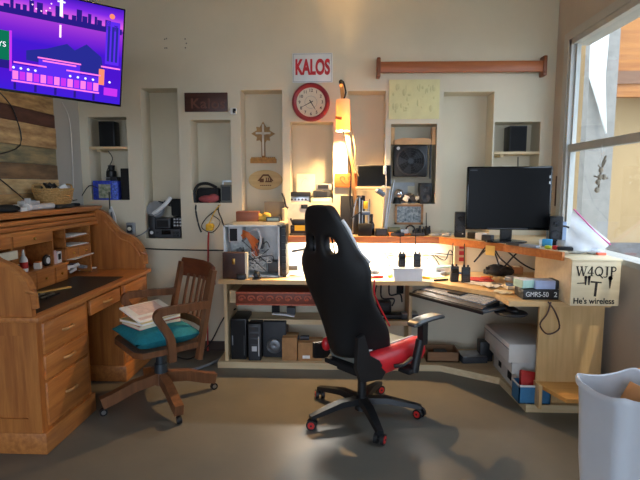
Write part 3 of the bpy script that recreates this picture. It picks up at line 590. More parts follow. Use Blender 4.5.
# niche 7 : fan
q = NICHE['n7']; zb = q[1]; cx = (q[0]+q[2])/2
c = at(410.5, 161, W+.03)
fn = thing('box_fan', 'square black fan with a round grille hung in a niche on a wooden strip', 'fan', (c.x, W+.05, c.z))
MB().b2(-.14, .14, -.035, .04, -.13, .13, .012).build('housing', black, fn)
MB().lathe([(.118, 0), (.122, .008), (.112, .012), (.11, 0)], M=Matrix.Translation((0, -.035, 0)) @ RX, seg=32).build('grille_ring', dgrey, fn)
b = MB()
for r_ in (.03, .05, .07, .09, .105): b.torus((0, -.042, 0), r_, .0016, RX, 28, 5)
for k in range(12): b.cyl((.02*cos(k*pi/6), -.042, .02*sin(k*pi/6)), (.112*cos(k*pi/6), -.042, .112*sin(k*pi/6)), .0014, seg=5)
b.cyl((0, -.045, 0), (0, -.038, 0), .024).build('grille', mat('fan_grille', '#1d1f21', .4), fn)
b = MB()
for k in range(5):
    a = 2*pi*k/5; d = Vector((cos(a), 0, sin(a))); s_ = Vector((-sin(a), 0, cos(a)))
    b.quad(d*.025-s_*.012+Vector((0, -.036, 0)), d*.1-s_*.03+Vector((0, -.036, 0)), d*.1+s_*.03+Vector((0, -.0355, 0)), d*.025+s_*.012+Vector((0, -.0355, 0)))
b.build('blades', blackm, fn)
MB().cyl((-.105, -.035, .105), (-.105, -.042, .105), .014).build('speed_knob', lgrey, fn)
ws = thing('wooden_yoke', 'pale wooden yoke with upright ends holding the black fan', 'bracket', (cx, W+.05, c.z+.135))
MB().prism([(-.165, 0), (-.165, .035), (-.08, .055), (.0, .05), (.08, .055), (.15, .04), (.15, 0)], -.03, .03, 'xz').build('crossbar', mat('yoke_wood', '#c89b6a', .6), ws)
for s in (-1, 1): MB().b2(s*.17-.015, s*.17+.015, -.03, .03, -.0, .14).build('upright', MC['yoke_wood'], ws)
MB().b2(.145, .155, -.02, .02, -.28, 0).build('strut', dgrey, ws)
b = MB().b2(-.13, .06, -.006, .006, 0, .18); single(b.m(1).b2(.0, .06, -.008, -.006, .05, .15), 'white_sheet', [lgrey, cream], 'pale sheet with a cream note standing behind the gear under the fan', 'sheet', (cx-.02, W+.17, zb))
ml = thing('desk_light', 'silver ball lamp among dark boxes under the black fan', 'lamp', (cx-.12, W+.08, zb))
MB().cyl((0, 0, 0), (0, 0, .05), .035, .025).build('foot', black, ml); MB().ball((.01, -.02, .085), .042).build('head', chrome, ml)
single(junk('n7', [blackm, lgrey, dgrey], cx-.08, cx+.09, zb+.03, zb+.06, 14, (.03, .06), .05, .12), 'small_parts', [black, lgrey, dgrey], 'heap of small dark and silver parts under the black fan', 'parts')
sp2 = thing('bookshelf_speaker', 'narrow black speaker with two drivers at the right under the fan', 'speaker', (cx+.115, W+.08, zb))
MB().b2(-.05, .05, -.06, .06, 0, .175, .005).build('cabinet', black, sp2)
for zz_, r_ in ((.05, .034), (.125, .026)): MB().lathe([(0, .0), (r_*.4, .004), (r_, .008), (r_, 0)], M=Matrix.Translation((0, -.06, zz_)) @ RX).build('driver', dgrey, sp2)
# below niche 7 : picture frame on upper shelf (made with the bench)
# ================================================================= WORKBENCH
ZB = .72
wb = thing('workbench', 'long pale L-shaped wooden workbench along the back and right walls', 'workbench', (0, 3.9, 0))
def sh(P): return [(x, y-3.9) for x, y in P]
TOP = [(-.95, W-.005), (-.95, 3.70), (.67, 3.70), (1.05, 3.33), (1.06, 3.08), (1.69, 3.08), (1.69, W-.005)]
MB().prism(sh(TOP), ZB-.032, ZB, 'xy').build('worktop', maple, wb)
MB().prism(sh([(-.98, 4.13), (-.98, 3.735), (.78, 3.735), (1.16, 3.5), (1.19, 3.06), (1.66, 3.06), (1.66, 4.13)]), .0, .05, 'xy').build('bottom_shelf', pine, wb)
MB().prism(sh([(-.92, 4.13), (-.92, 3.90), (.56, 3.90), (.56, 4.13)]), .315, .355, 'xy').build('middle_shelf', pine, wb)
MB().b2(-.925, -.9, -.14, .24, .05, ZB-.032).build('end_panel', pinez, wb)
MB().b2(.545, .57, -.03, .24, .05, ZB-.032).build('divider', pinez, wb)
MB().b2(1.26, 1.66, -.80, -.78, .05, ZB-.032).build('end_panel', maplez, wb)
MB().b2(1.655, 1.675, -.78, .2, .05, ZB-.032).build('back_panel', maplez, wb)
MB().b2(1.575, 1.583, -.804, -.80, .2, .235).build('keyhole', blackm, wb)
MB().prism([(1.25, -.80), (1.66, -.80), (1.66, -1.06), (1.34, -1.06)], .165, .19, 'xy').build('fold_out_leaf', wood('leaf_wood', '#c48f4c', '#d29d58', 'x', .45), wb)
MB().b2(1.245, 1.262, -.9, -.8, .05, .2).build('leaf_bracket', maplez, wb)
CW, CH = .42, .052
cd = MB().b2(-CW, CW, 0, .3, -CH, CH, .004).build('drawer', wood('carved_wood', '#6e3220', '#7d3d28', 'x', .5), wb, loc=(-.4, 3.715-3.9, .572)); cd['label'] = 'red-brown drawer carved with scrolls'
b = MB()
for k in range(11):
    x_ = -CW+.045+k*.073
    b.tube([(x_+.03*cos(t_)*(1-t_/9), -.004, .026*sin(t_)*(1-t_/9)) for t_ in [i*.7 for i in range(10)]], .0065, 5); b.ball((x_, -.004, 0), (.008, .008, .008), 7)
b.b2(-CW, CW, -.008, 0, .040, .052).b2(-CW, CW, -.008, 0, -.052, -.042)
for k in range(40): b.ball((-CW+.01+k*.021, -.008, .046), .004, 6)
b.build('carving', mat('carving_red', '#b4583a', .4, var=.2, scale=40), cd)
MB().b2(-CW-.06, -CW, .05, .3, -.05, .05).build('slide', pine, cd)
# upper shelf
ZS = 1.035
us = thing('upper_shelf', 'orange-edged raised shelf running above the workbench', 'shelf', (0, 3.9, 0))
MB().prism(sh([(-.46, W-.004), (-.46, 3.975), (.79, 3.955), (1.16, 3.5), (1.385, 3.08), (1.385, 3.57), (1.69, 3.57), (1.69, W-.004)]), ZS-.022, ZS, 'xy').build('board', pine, us)
b = MB()
fp = sh([(-.46, 3.975), (.79, 3.955), (1.16, 3.5), (1.385, 3.08)])
for (x0, y0), (x1, y1) in zip(fp, fp[1:]):
    d = Vector((x1-x0, y1-y0, 0)).normalized(); q = Vector((d.y, -d.x, 0))*.018
    b.prism([(x0-d.x*.003, y0-d.y*.003), (x1+d.x*.003, y1+d.y*.003), (x1+q.x, y1+q.y), (x0+q.x, y0+q.y)], ZS-.052, ZS+.001, 'xy')
b.build('front_fascia', cedar, us)
MB().b2(-.485, -.455, .08, .24, ZB+.001, ZS).build('support', pinez, us)
MB().b2(-.482, -.46, .06, .24, ZS, 1.26).build('upright_strip', pinez, us)
b = MB(); b.b2(-.012, .012, -.07, .07, 0, .001)
single(MB().box((0, 0, 0), (.1, .002, .02)), 'shelf_label', mat('label_paper', '#e3d0a6', .7), 'cream strip label on the shelf edge below the monitor', 'label', at(477, 243, 3.79)+Vector((0, 0, 0)), -.92)
c = at(493, 250.5, 3.55); single(MB().box((0, 0, -.0), (.075, .002, .07)).m(0), 'sticky_note', mat('sticky_yellow', '#e2bd68', .8), 'yellow sticky note hanging from the shelf edge below the monitor', 'note', c+Vector((-.02, -.0, 0)), -.88)
# light strip under the shelf
ls = thing('led_strip', 'bright white light strip under the upper shelf of the workbench', 'light', (.15, 4.03, ZS-.024))
MB().b2(-.58, .6, -.012, .012, -.01, 0).build('channel', white, ls)
MB().b2(-.57, .59, -.008, .008, -.013, -.0101).build('diffuser', emit('led_white', '#fff4e2', 9), ls)
# box with the call sign
palebox = wood('pale_box', '#dcc7a0', '#e6d3ae', 'x', .5)
cb = thing('call_sign_box', 'pale wooden box lettered W4QJP at the right end of the workbench', 'box', (1.535, 3.27, ZB))
MB().b2(-.145, .145, -.29, .27, .001, .275, .003).build('box_body', palebox, cb)
MB().b2(-.15, .15, -.295, .28, .275, .287, .002).build('lid', palebox, cb)
bl_ = mat('burnt_black', '#2b221c', .8)
def serif(s_, m_, parent, x0, z0, h, y):
    b = MB()
    def st(ax, az, bx_, bz, t):
        d = Vector((bx_-ax, 0, bz-az)).normalized(); q = Vector((d.z, 0, -d.x))*(t/2)
        b.prism([(x+ax*h+q.x*h*sg_, z0+az*h+q.z*h*sg_) for ax, az, sg_ in ((ax, az, 1), (bx_, bz, 1), (bx_, bz, -1), (ax, az, -1))], y-.001, y+.001, 'xz')
    def arc(cx, cz, rx, rz, a0, a1, t, n=12):
        P = [(cx+rx*cos(R(a0+(a1-a0)*k/n)), cz+rz*sin(R(a0+(a1-a0)*k/n))) for k in range(n+1)]
        for p, q in zip(P, P[1:]): st(p[0], p[1], q[0], q[1], t)
    x = x0
    for c in s_:
        if c == 'W': st(.02, 1, .28, 0, .15); st(.28, 0, .5, .85, .06); st(.48, .95, .72, 0, .15); st(.72, 0, .96, 1, .06); st(-.1, .985, .2, .985, .06); st(.34, .985, .6, .985, .06); st(.82, .985, 1.08, .985, .06); x += 1.12*h
        if c == '4': st(.42, 1, .42, 0, .14); st(.42, .98, .03, .33, .07); st(0, .3, .62, .3, .08); st(.27, .02, .58, .02, .06); x += .72*h
        if c == 'Q': arc(.42, .5, .37, .46, 0, 360, .12, 20); st(.42, .2, .85, -.22, .12); x += .93*h
        if c == 'J': st(.32, 1, .32, .1, .15); arc(.14, .08, .2, .2, 0, -140, .09); st(.12, .975, .52, .975, .06); x += .6*h
        if c == 'P': st(.18, 1, .18, 0, .15); arc(.3, .73, .3, .24, 95, -95, .1); st(.05, .025, .36, .025, .06); st(.05, .97, .35, .97, .06); st(.2, .49, .33, .49, .06); x += .7*h
    return b.build('call_sign_lettering', m_, parent)
serif('W4QJP', bl_, cb, -.116, .185, .058, -.2915)
text("He's wireless", .05, 'slogan_lettering', bl_, cb, (-.005, -.2915, .03), bold=.0008, sx=.92)
b = MB()
def bar(x0, z0, x1, z1, w0, w1):
    d = Vector((x1-x0, 0, z1-z0)).normalized(); q = Vector((d.z, 0, -d.x))
    P = [(x0+q.x*w0, z0+q.z*w0), (x1+q.x*w1, z1+q.z*w1), (x1-q.x*w1, z1-q.z*w1), (x0-q.x*w0, z0-q.z*w0)]; b.prism(P, -.2925, -.2905, 'xz')
bar(.005, .145, .0, .06, .007, .007); bar(-.03, .15, .035, .145, .005, .004)
for x_ in (-.06, -.04): bar(x_, .18, x_, .13, .008, .003); b.cyl((x_, -.2905, .178), (x_, -.2925, .178), .009, seg=10)
bar(-.11, .14, -.065, .142, .0025, .0025)
bar(.085, .185, .085, .11, .01, .002); b.cyl((.085, -.2905, .172), (.085, -.2925, .172), .013, seg=10)
b.build('burnt_emblem', bl_, cb)
# ziplock bag
zb_ = thing('plastic_bag', 'clear crumpled zip bag with a pink seal on top of the lettered box', 'bag', (1.60, 3.22, ZB+.2875))
pm = mat('clear_poly', '#dfe2e6', .25, var=.06, alpha=.5)
b = MB(); g = []
for i in range(13):
    u = i/12; row = []
    for j in range(9):
        v = j/8; th = .05*sin(pi*v)*(1-u*.85)
        zz_ = .02+u*.27*(1-.8*v)
        row.append((-.16+.25*v+.05*u, th, zz_+.004*sin(9*u+5*v)))
    g.append(row)
for s in (-1, 1):
    vv = [[b.bm.verts.new((p_[0], s*p_[1]+.012*sin(p_[2]*45+p_[0]*30)*.7, max(.003, p_[2]))) for p_ in row] for row in g]
    for i in range(12):
        for j in range(8): b.bm.faces.new((vv[i][j], vv[i+1][j], vv[i+1][j+1], vv[i][j+1]))
b.build('film', pm, zb_)
MB().tube([(-.108, 0, .288), (-.04, 0, .22), (.05, 0, .13), (.137, .0, .06)], .005, 6).build('seal_strip', mat('pink_seal', '#c24b84', .5), zb_)
MB().ball((-.07, 0, .03), (.07, .04, .03)).ball((.03, -.01, .02), (.06, .04, .022)).build('crumpled_contents', mat('foil_grey', '#b9bcc0', .4, var=.2, scale=40), zb_)
MB().box((.05, -.06, .008), (.05, .03, .014)).build('red_tab', mat('coral_tab', '#e2694f', .6), zb_)
# black GMRS box, mint box, blue card
gx = thing('gmrs_box', 'black box lettered GMRS-50 2 at the front of the right bench end', 'box', at(541, 297.5, 3.13)*1)
gx.location = (at(541, 297, 3.13).x, 3.17, ZB+.001)
MB().b2(-.112, .112, -.04, .12, 0, .065, .004).build('case', black, gx); text('GMRS-50', .045, 'lettering', mat('print_white', '#e8e8e6', .5, var=.02), gx, (-.025, -.0415, .033), bold=0, sx=.82); text('2', .045, 'lettering', MC['print_white'], gx, (.09, -.0415, .033))
single(MB().box((0, 0, .028), (.09, .1, .05), rz=.3, bev=.003).m(1).box((0, 0, .055), (.086, .096, .004), rz=.3), 'mint_box', [mat('mint', '#b9dccb', .5), white], 'small mint green box on the left of the black lettered box', 'box', (gx.location.x-.085, 3.2, ZB+.068))
t = thing('blue_device', 'pale blue box with dark side on the right of the black lettered box', 'box', (gx.location.x+.02, 3.17, ZB+.068))
MB().b2(-.055, .07, -.035, .06, 0, .055, .003).build('case', mat('pale_blue', '#a9b8dc', .5), t); MB().b2(.07, .1, -.03, .08, 0, .055, .003).build('side_block', black, t)
single(MB().b2(-.016, .012, -.05, .05, 0, .12, .004), 'grey_adapter', grey, 'grey box between the black lettered box and the call sign box', 'adapter', (gx.location.x+.135, 3.2, ZB+.001))
cable('looped_cable', [(gx.location.x+.04, 3.075, ZB-.0), (gx.location.x+.01, 3.05, ZB-.07), (gx.location.x-.03, 3.05, ZB-.14), (gx.location.x+.02, 3.05, ZB-.2), (gx.location.x+.09, 3.05, ZB-.16), (gx.location.x+.06, 3.05, ZB-.06), (gx.location.x+.02, 3.07, ZB+.004)], .005, mat('brown_cable', '#4a2f26', .5), 'dark brown cable looping down over the bench end panel')
# ---- open computer case
pc = thing('open_computer_case', 'open silver computer case showing wires and boards, on the left bench end', 'computer', (-.70, 3.93, ZB))
CWd, CHt = .235, .415
MB().b2(-CWd, CWd, .09, .1, .0, CHt).b2(-CWd, CWd, -.1, .1, CHt-.012, CHt).b2(-CWd, CWd, -.1, .1, 0, .012).b2(-CWd, -CWd+.012, -.1, .1, 0, CHt).b2(CWd-.035, CWd-.022, -.1, .1, 0, CHt).build('chassis', mat('case_silver', '#d6d8d7', .45, 0), pc)
b = MB().b2(CWd-.022, CWd+.03, -.1, .1, 0, CHt, .004)
for k in range(7): b.box((CWd+.012, -.105, .04+.056*k), (.03, .015, .03))
b.build('front_bezel', black, pc)
MB().b2(-.2, -.09, -.07, .09, .28, .40, .003).build('power_supply', lgrey, pc); MB().b2(-.19, -.13, -.074, -.07, .285, .385).build('supply_fan', blackm, pc)
MB().b2(-.2, .08, .07, .09, .02, .27).build('main_board', mat('pcb', '#c9cac4', .5, var=.25, scale=45), pc)
b = MB()
for k in range(16): b.box((random.uniform(-.18, .06), .055, random.uniform(.05, .25)), (random.uniform(.01, .05), .03, random.uniform(.01, .04)))
b.build('board_components', mat('chip_grey', '#8d9092', .5, var=.5, scale=30), pc)
b = MB()
for k, (x0, z0, x1, z1) in enumerate(((-.1, .36, .02, .2), (-.08, .34, .0, .24), (-.12, .3, .03, .27))): b.ribbon(spline([(x0, -.05, z0), ((x0+x1)/2, -.09, (z0+z1)/2+.05), (x1, -.05, z1)], 6), .035, .002, up=(0, 1, 0))
b.build('orange_ribbon_cables', mat('ribbon_orange', '#cf6b30', .5), pc)
MB().b2(-.02, .03, -.06, .03, .16, .25, .004).build('orange_drive', mat('drive_orange', '#b5562d', .5), pc)
b = MB()
for k in range(14): b.tube([(random.uniform(-.12, .16), random.uniform(-.09, .02), random.uniform(.03, .2)) for _ in range(4)], .003, 5)
b.build('wire_bundle', white, pc)
b = MB()
for k in range(4): b.tube([(random.uniform(-.1, .16), random.uniform(-.09, .02), random.uniform(.03, .3)) for _ in range(4)], .0035, 5)
b.build('dark_wire_bundle', cable_m, pc)
MB().tube([(-.03, -.06, .36), (.03, -.08, .38), (.06, -.08, .3), (.04, -.06, .22)], .01, 7).build('grey_hose', lgrey, pc)
MB().b2(.03, .07, -.05, .0, .22, .3).build('capacitor_block', black, pc)
MB().b2(.11, .19, -.06, .05, .03, .12, .003).build('drive_cage', dgrey, pc)
# plank on the case and things there
ptop = at(260, 219, 3.95)
pk = single(MB().b2(-.22, .2, -.12, .12, 0, .022, .002), 'loose_plank', pine, 'short pale plank lying on top of the open computer case', 'plank', (-.645, 3.98, ZB+CHt+.002))
z_ = ZB+CHt+.025
single(MB().b2(-.09, .09, -.05, .05, 0, .08, .003), 'wooden_block', wood('red_block', '#8a4a2c', '#9a5936', 'x', .5), 'reddish brown wooden box on the plank above the computer', 'box', (at(248, 211, 3.93).x, 3.93, z_), .05)
single(MB().ball((0, 0, .03), (.06, .04, .03)).ball((.03, -.01, .045), (.04, .03, .028)).ball((-.03, .0, .04), (.03, .03, .025)), 'yellow_sponge', mat('sponge', '#d9ae4b', .9, bump=.4, scale=60), 'crumpled yellow cloth next to the reddish wooden box', 'cloth', (at(263, 211, 3.93).x, 3.92, z_))
t = thing('pocket_radio', 'small grey-green radio lying at the right end of the plank', 'radio', (at(274, 216, 3.9).x, 3.9, z_))
MB().b2(-.06, .05, -.03, .03, 0, .038, .004).build('case', dgrey, t); MB().b2(-.05, .04, -.033, -.03, .008, .03).build('display', mat('lcd', '#8e9c8c', .3), t)
single(MB().b2(-.085, .085, -.006, .006, 0, .15), 'grey_slate', mat('slate', '#6f6a5f', .7, var=.1), 'plain grey panel standing against the wall behind the pocket radio', 'panel', (at(275, 206, W+.02).x, W-.008, z_+.0))
# brown case in front of the PC
bc = thing('brown_case', 'dark brown upright leather case with a clasp before the open computer', 'case', (at(234.5, 270, 3.77).x, 3.78, ZB+.001))
MB().b2(-.088, .088, -.035, .035, 0, .205, .005).build('case_body', mat('brown_leather', '#4a322b', .55, bump=.1), bc); MB().b2(-.012, .012, -.042, -.035, .115, .16, .003).build('clasp', brass, bc); MB().b2(.088, .105, -.03, .035, 0, .205).build('pale_side', cream, bc)
t = thing('headphone_puck', 'small black round webcam at the foot of the open computer', 'webcam', (at(257, 271, 3.75).x, 3.74, ZB+.001))
MB().cyl((0, 0, 0), (0, 0, .012), .03).build('foot', black, t); MB().ball((0, 0, .035), .028).build('ball', black, t); MB().cyl((0, -.024, .035), (0, -.032, .035), .014).build('lens', blackg, t)
single(MB().b2(-.035, .035, -.03, .03, 0, .04, .008).m(1).b2(-.02, .02, -.032, -.03, .01, .03), 'power_brick', [black, dgrey], 'small black cube on the bench edge before the brown case', 'adapter', (at(241, 275, 3.71).x, 3.735, ZB+.001))
for px, py, w, h, rz, lb in ((275, 276, .22, .14, .2, 'open white booklet on the bench in front of the open computer'), (303, 275, .24, .14, -.15, 'white sheet of paper between the booklet and the gaming chair'), (385, 277, .2, .12, .1, 'white sheet of paper left of the white radio box'), (432, 276, .2, .12, -.3, 'white sheet of paper right of the white radio box'), (478, 284, .26, .13, -.7, 'white sheet of paper at the diagonal bench edge')):
    p = atz(px, py, ZB); single(sheet(w, h, 5, .004), 'paper_sheet', paper, lb, 'paper', (p.x, min(p.y+.01, 3.98), ZB+.003), rz)
# left part under the shelf: lit bench items
t = thing('soldering_arm', 'black and grey clamp arm lying under the shelf left of the gaming chair', 'arm', (at(303, 250, 3.98).x, 4.0, ZB+.001))
MB().cyl((0, 0, 0), (0, 0, .012), .05).cyl((0, 0, .012), (0, 0, .15), .008).build('foot', lgrey, t); MB().box((-.02, -.01, .2), (.15, .025, .02), rot=Matrix.Rotation(R(-12), 4, 'Y')).build('arm', dgrey, t); MB().box((.02, -.02, .12), (.06, .05, .08), bev=.006).build('clamp', grey, t)
MB().box((.03, -.02, .165), (.03, .04, .04)).build('blue_block', blue, t)
t = thing('wall_socket', 'small dark wall socket under the shelf behind the left handheld radio', 'outlet', at(390, 250, W))
MB().b2(-.022, .022, -.008, 0, -.032, .032, .006).build('plate', dgrey, t); MB().b2(-.01, .01, -.01, -.008, -.02, .02).build('face', grey, t)
for i, pts in enumerate((((300, 252), (320, 250), (345, 262), (352, 271)), ((300, 259), (312, 263), (330, 260), (360, 272)), ((372, 258), (380, 250), (390, 262), (385, 272)), ((383, 253), (410, 254), (430, 253), (455, 255)), ((425, 262), (432, 255), (440, 266), (445, 273)), ((435, 255), (445, 260), (450, 250), (455, 258)))):
    cable('thin_wire', [at(a, b__, W-.02-.02*(k == 3)) for k, (a, b__) in enumerate(pts)], .005, dgrey, ['thin dark wire along the lit wall just behind the gaming chair', 'lower thin dark wire on the lit wall behind the gaming chair', 'thin dark wire curling left of the left handheld radio', 'straight dark wire along the lit wall above the handheld radios', 'thin dark wire curling right of the handheld radios on the white box', 'thin dark wire by the beige switch strip'][i])
# white box + handheld radios
c = atz(408, 281, ZB)
wbx = thing('white_tub', 'white plastic tub on the bench holding two handheld radios on its lid', 'tub', (c.x, 3.76, ZB+.001))
MB().prism([(-.105, 0), (-.112, .085), (.112, .085), (.105, 0)], -.05, .06, 'xz').build('tub_body', white, wbx); MB().b2(-.117, .117, -.056, .066, .085, .1, .004).build('lid', white, wbx)
def handheld(loc, label, rz=0, ant=.14, s=1):
    h = thing('handheld_radio', label, 'radio', loc, rz, None)
    MB().b2(-.028*s, .028*s, -.016, .016, 0, .105*s, .005).build('radio_body', black, h); MB().b2(-.02*s, .02*s, -.019, -.016, .06*s, .09*s).build('display', blackg, h)
    b = MB()
    for i in range(3):
        for j in range(3): b.box((-.014+.014*i, -.018, .018+.013*j), (.009, .004, .008))
    b.build('keypad', dgrey, h); MB().cyl((-.014, 0, .105*s), (-.014, 0, .12*s), .008).cyl((-.014, 0, .12*s), (-.017, .0, .12*s+ant), .0042, .003, seg=8).build('antenna', blackm, h); MB().cyl((.014, 0, .105*s), (.014, 0, .12*s), .007, seg=10).build('knob', black, h)
    return h
handheld((at(402, 268, 3.76).x-.002, 3.765, ZB+.102), 'black handheld radio standing on the white tub, the left one', .1, .17)
handheld((at(417, 268, 3.76).x, 3.765, ZB+.102), 'black handheld radio standing on the white tub, the right one', -.05, .17)
c = atz(454.5, 282, ZB); handheld((c.x, c.y+.015, ZB+.001), 'black handheld radio at the bench edge, left of the pair', .1, .16, 1.12)
c = atz(466, 283, ZB); handheld((c.x, c.y+.015, ZB+.001), 'black handheld radio at the bench edge, right of the pair', -.15, .16, 1.12)
c = at(460, 262, 3.88)
t = thing('switch_strip', 'beige upright strip with three red switches hung below the shelf corner', 'switch', (at(460, 255, 3.90).x, 3.9, ZB+.1))
MB().b2(-.048, .048, -.015, .015, 0, .18, .003).build('strip', mat('beige_strip', '#c9b48c', .6), t)
for k in range(3): MB().b2(-.012, .03, -.022, -.015, .03+.05*k, .062+.05*k, .003).build('rocker', redp, t)
single(MB().b2(-.07, .07, -.03, .03, 0, .07, .006).m(1).b2(-.06, .06, -.032, -.03, .02, .055), 'green_meter', [mat('pale_teal', '#a9c6c0', .5), white], 'pale teal meter box under the shelf left of the beige switches', 'meter', (at(444, 262, 4.0).x, 4.02, ZB+.001))
# clutter on corner
def loose(n, label, cat, px, py, mb, mats, rz=0, dz=.001, dy=0, group=None):
    p = atz(px, py, ZB); return single(mb, n, mats, label, cat, (p.x, p.y+dy, ZB+dz), rz, group)
loose('red_cloth', 'dark red cloth under the clutter in the bench corner', 'cloth', 478, 281, MB().ball((0, 0, .012), (.12, .06, .014)).ball((.05, .01, .018), (.05, .05, .016)), mat('dark_red_cloth', '#a5322f', .8), -.5)
loose('tool_pouch', 'black fabric tool pouch heaped in the bench corner', 'pouch', 500, 277, MB().ball((0, 0, .04), (.09, .08, .05)).ball((.06, .02, .035), (.07, .06, .04)).box((-.03, -.04, .06), (.1, .02, .02), rz=.4), blackm, -.5, .001, .08)
loose('cream_bundle', 'roll of cream paper lying behind the black tool pouch', 'roll', 486, 268, MB().cyl((-.1, 0, .03), (.1, .03, .03), .03).m(1).cyl((-.105, 0, .03), (-.1, 0, .03), .02), [cream, card], -.5, .001, .1)
loose('screwdriver', 'screwdriver with white handle leaning on the black tool pouch', 'screwdriver', 494, 274, MB().cyl((0, 0, .01), (.1, -.03, .12), .01, .008).m(1).cyl((.1, -.03, .12), (.16, -.05, .18), .004), [white, steel], .9, .0, .04)
loose('pliers', 'pair of pliers with dark handles lying at the front of the bench corner', 'pliers', 505, 287, MB().tube([(-.09, .02, .012), (-.03, .012, .012), (.02, 0, .012), (.07, 0, .012)], .008).tube([(-.09, -.02, .012), (-.03, -.012, .012), (.02, 0, .012), (.07, .004, .012)], .008), steel, -.6, .0, .02)
loose('wire_coil', 'coil of black wire on the bench below the monitor', 'coil', 472, 271, MB().torus((0, 0, .012), .055, .008).torus((.004, 0, .026), .05, .007).torus((0, .004, .04), .053, .006), cable_m, 0, .001, .06)
loose('parts_tray', 'white tray of small parts behind the two bench-edge radios', 'tray', 448, 272, MB().b2(-.1, .1, -.05, .05, 0, .008).b2(-.1, .1, -.05, -.045, 0, .03).b2(-.1, .1, .045, .05, 0, .03).m(1).box((.02, 0, .015), (.06, .04, .02), rz=.4).box((-.05, .01, .015), (.04, .05, .016), rz=.9), [paper, grey], .1, .001, .09)
loose('card_box', 'small tan cardboard box right of the roll of cream paper', 'box', 518, 275, MB().box((0, 0, .03), (.1, .08, .06), rz=.4).m(1).box((.0, 0, .061), (.05, .08, .002), rz=.4), [card, cream], -.5, .001, .06)
loose('coloured_packet', 'small tan and blue packet at the left of the mint green box', 'packet', 515, 290, MB().box((0, 0, .012), (.11, .09, .02), rz=.5).m(1).box((-.01, .0, .028), (.07, .06, .012), rz=.2), [cream, mat('slate_blue', '#6f86a8', .6)], -.4, .001, .05)
loose('yellow_tag', 'crumpled yellow wrapper just left of the white tub', 'wrapper', 391, 278, MB().box((0, 0, .012), (.05, .03, .02), rz=.5).box((.02, .01, .02), (.03, .03, .02), rot=Euler((.5, .6, .2)).to_matrix().to_4x4()), yellow, 0, .001, .02)
loose('glass_slide_box', 'flat grey-green box lying at the back of the diagonal bench corner', 'box', 505, 268, MB().b2(-.16, .16, -.06, .06, 0, .02, .003), mat('sage_grey', '#a7ab98', .6), -.6, .001, .22)
for i, P in enumerate((((479, 256), (490, 244), (500, 258), (512, 268)), ((474, 262), (486, 250), (494, 252), (499, 266)), ((522, 248), (513, 257), (505, 266), (500, 270)), ((506, 250), (520, 262), (530, 268), (536, 270)))):
    cable('corner_cable', [at(a, b__, 3.62+.02*i-.02*k) for k, (a, b__) in enumerate(P)], .006, cable_m, ['black cable arching under the shelf below the sticky note', 'second black cable arching under the shelf left of the sticky note', 'black cable slanting down left under the monitor shelf', 'black cable slanting down right under the monitor shelf'][i])

def small(n, label, cat, px, py, mb, mats, rz=0): return loose(n, label, cat, px, py, mb, mats, rz)
def rod(L, r, mi=1): return MB().cyl((-L/2, 0, r), (L*.1, 0, r), r).m(mi).cyl((L*.1, 0, r), (L/2, 0, r), r*.45)
small('screwdriver', 'red-handled screwdriver lying on the bench right of the gaming chair back', 'screwdriver', 381, 278, rod(.16, .011), [redp, steel], .3)
small('screwdriver', 'yellow-handled screwdriver lying on the bench right of the white tub', 'screwdriver', 428, 279, rod(.15, .01), [yellow, steel], -.5)
small('marker_pen', 'black marker pen lying at the bench edge between tub and bench-edge radios', 'pen', 441, 281, MB().cyl((-.06, 0, .008), (.06, 0, .008), .008), blackm, .4)
small('marker_pen', 'blue marker pen lying behind the two bench-edge radios', 'pen', 458, 274, MB().cyl((-.06, 0, .008), (.06, 0, .008), .008), blue, -.3)
small('tape_roll', 'brown roll of tape lying behind the white tub', 'tape', 428, 270, MB().torus((0, 0, .012), .03, .011), mat('tape_brown', '#a0743f', .4), 0)
small('multimeter', 'grey multimeter with a dark dial lying right of the white tub', 'meter', 438, 275, MB().box((0, 0, .015), (.07, .12, .03), rz=.5, bev=.005).m(1).cyl((0, -.01, .03), (0, -.01, .036), .02).m(2).box((.02, .035, .031), (.045, .03, .003), rz=.5), [grey, black, white], .2)
small('wire_coil', 'coil of grey wire lying under the shelf behind the gaming chair', 'coil', 374, 274, MB().torus((0, 0, .01), .04, .006).torus((.004, 0, .02), .036, .006), dgrey, 0)
small('white_reel', 'white reel of solder standing left of the gaming chair back', 'reel', 313, 271, MB().cyl((0, -.015, .03), (0, .015, .03), .018).m(1).cyl((0, -.02, .03), (0, -.015, .03), .03).cyl((0, .015, .03), (0, .02, .03), .03), [steel, lgrey], .3)
small('component_box', 'small black box with a grey lid under the left shelf support', 'box', 293, 270, MB().box((0, 0, .02), (.08, .05, .04), bev=.003).m(1).box((0, 0, .042), (.08, .05, .006)), [black, grey], .1)
small('black_adapter', 'black plug adapter in front of the sage flat box in the bench corner', 'adapter', 488, 274, MB().box((0, 0, .02), (.06, .05, .04), bev=.006).m(1).cyl((.03, 0, .02), (.05, 0, .02), .006), [black, grey], .4)
small('orange_cutter', 'small orange cutter lying on the red cloth in the bench corner', 'cutter', 487, 281, MB().box((0, 0, .03), (.09, .02, .012), bev=.003).m(1).box((.06, 0, .03), (.04, .014, .004)), [orange, steel], .2)
small('cable_bundle', 'bundle of white cable on the bench in front of the cardboard box', 'cable', 511, 281, MB().torus((0, 0, .012), .045, .008).torus((.005, .005, .027), .04, .007), cable_w, 0)
small('grey_connector', 'small grey box left of the coil of black wire', 'box', 463, 268, MB().box((0, 0, .025), (.07, .05, .05), bev=.004).m(1).box((0, -.026, .025), (.04, .003, .02)), [lgrey, black], -.2)
small('scrap_paper', 'crumpled white scrap of paper at the diagonal edge left of the pliers', 'scrap', 492, 287, sheet(.14, .1, 6, .012), paper, .6)
small('scrap_paper', 'tan scrap of paper between the pliers and the packet', 'scrap', 503, 293, sheet(.12, .09, 6, .008), cream, -.3)
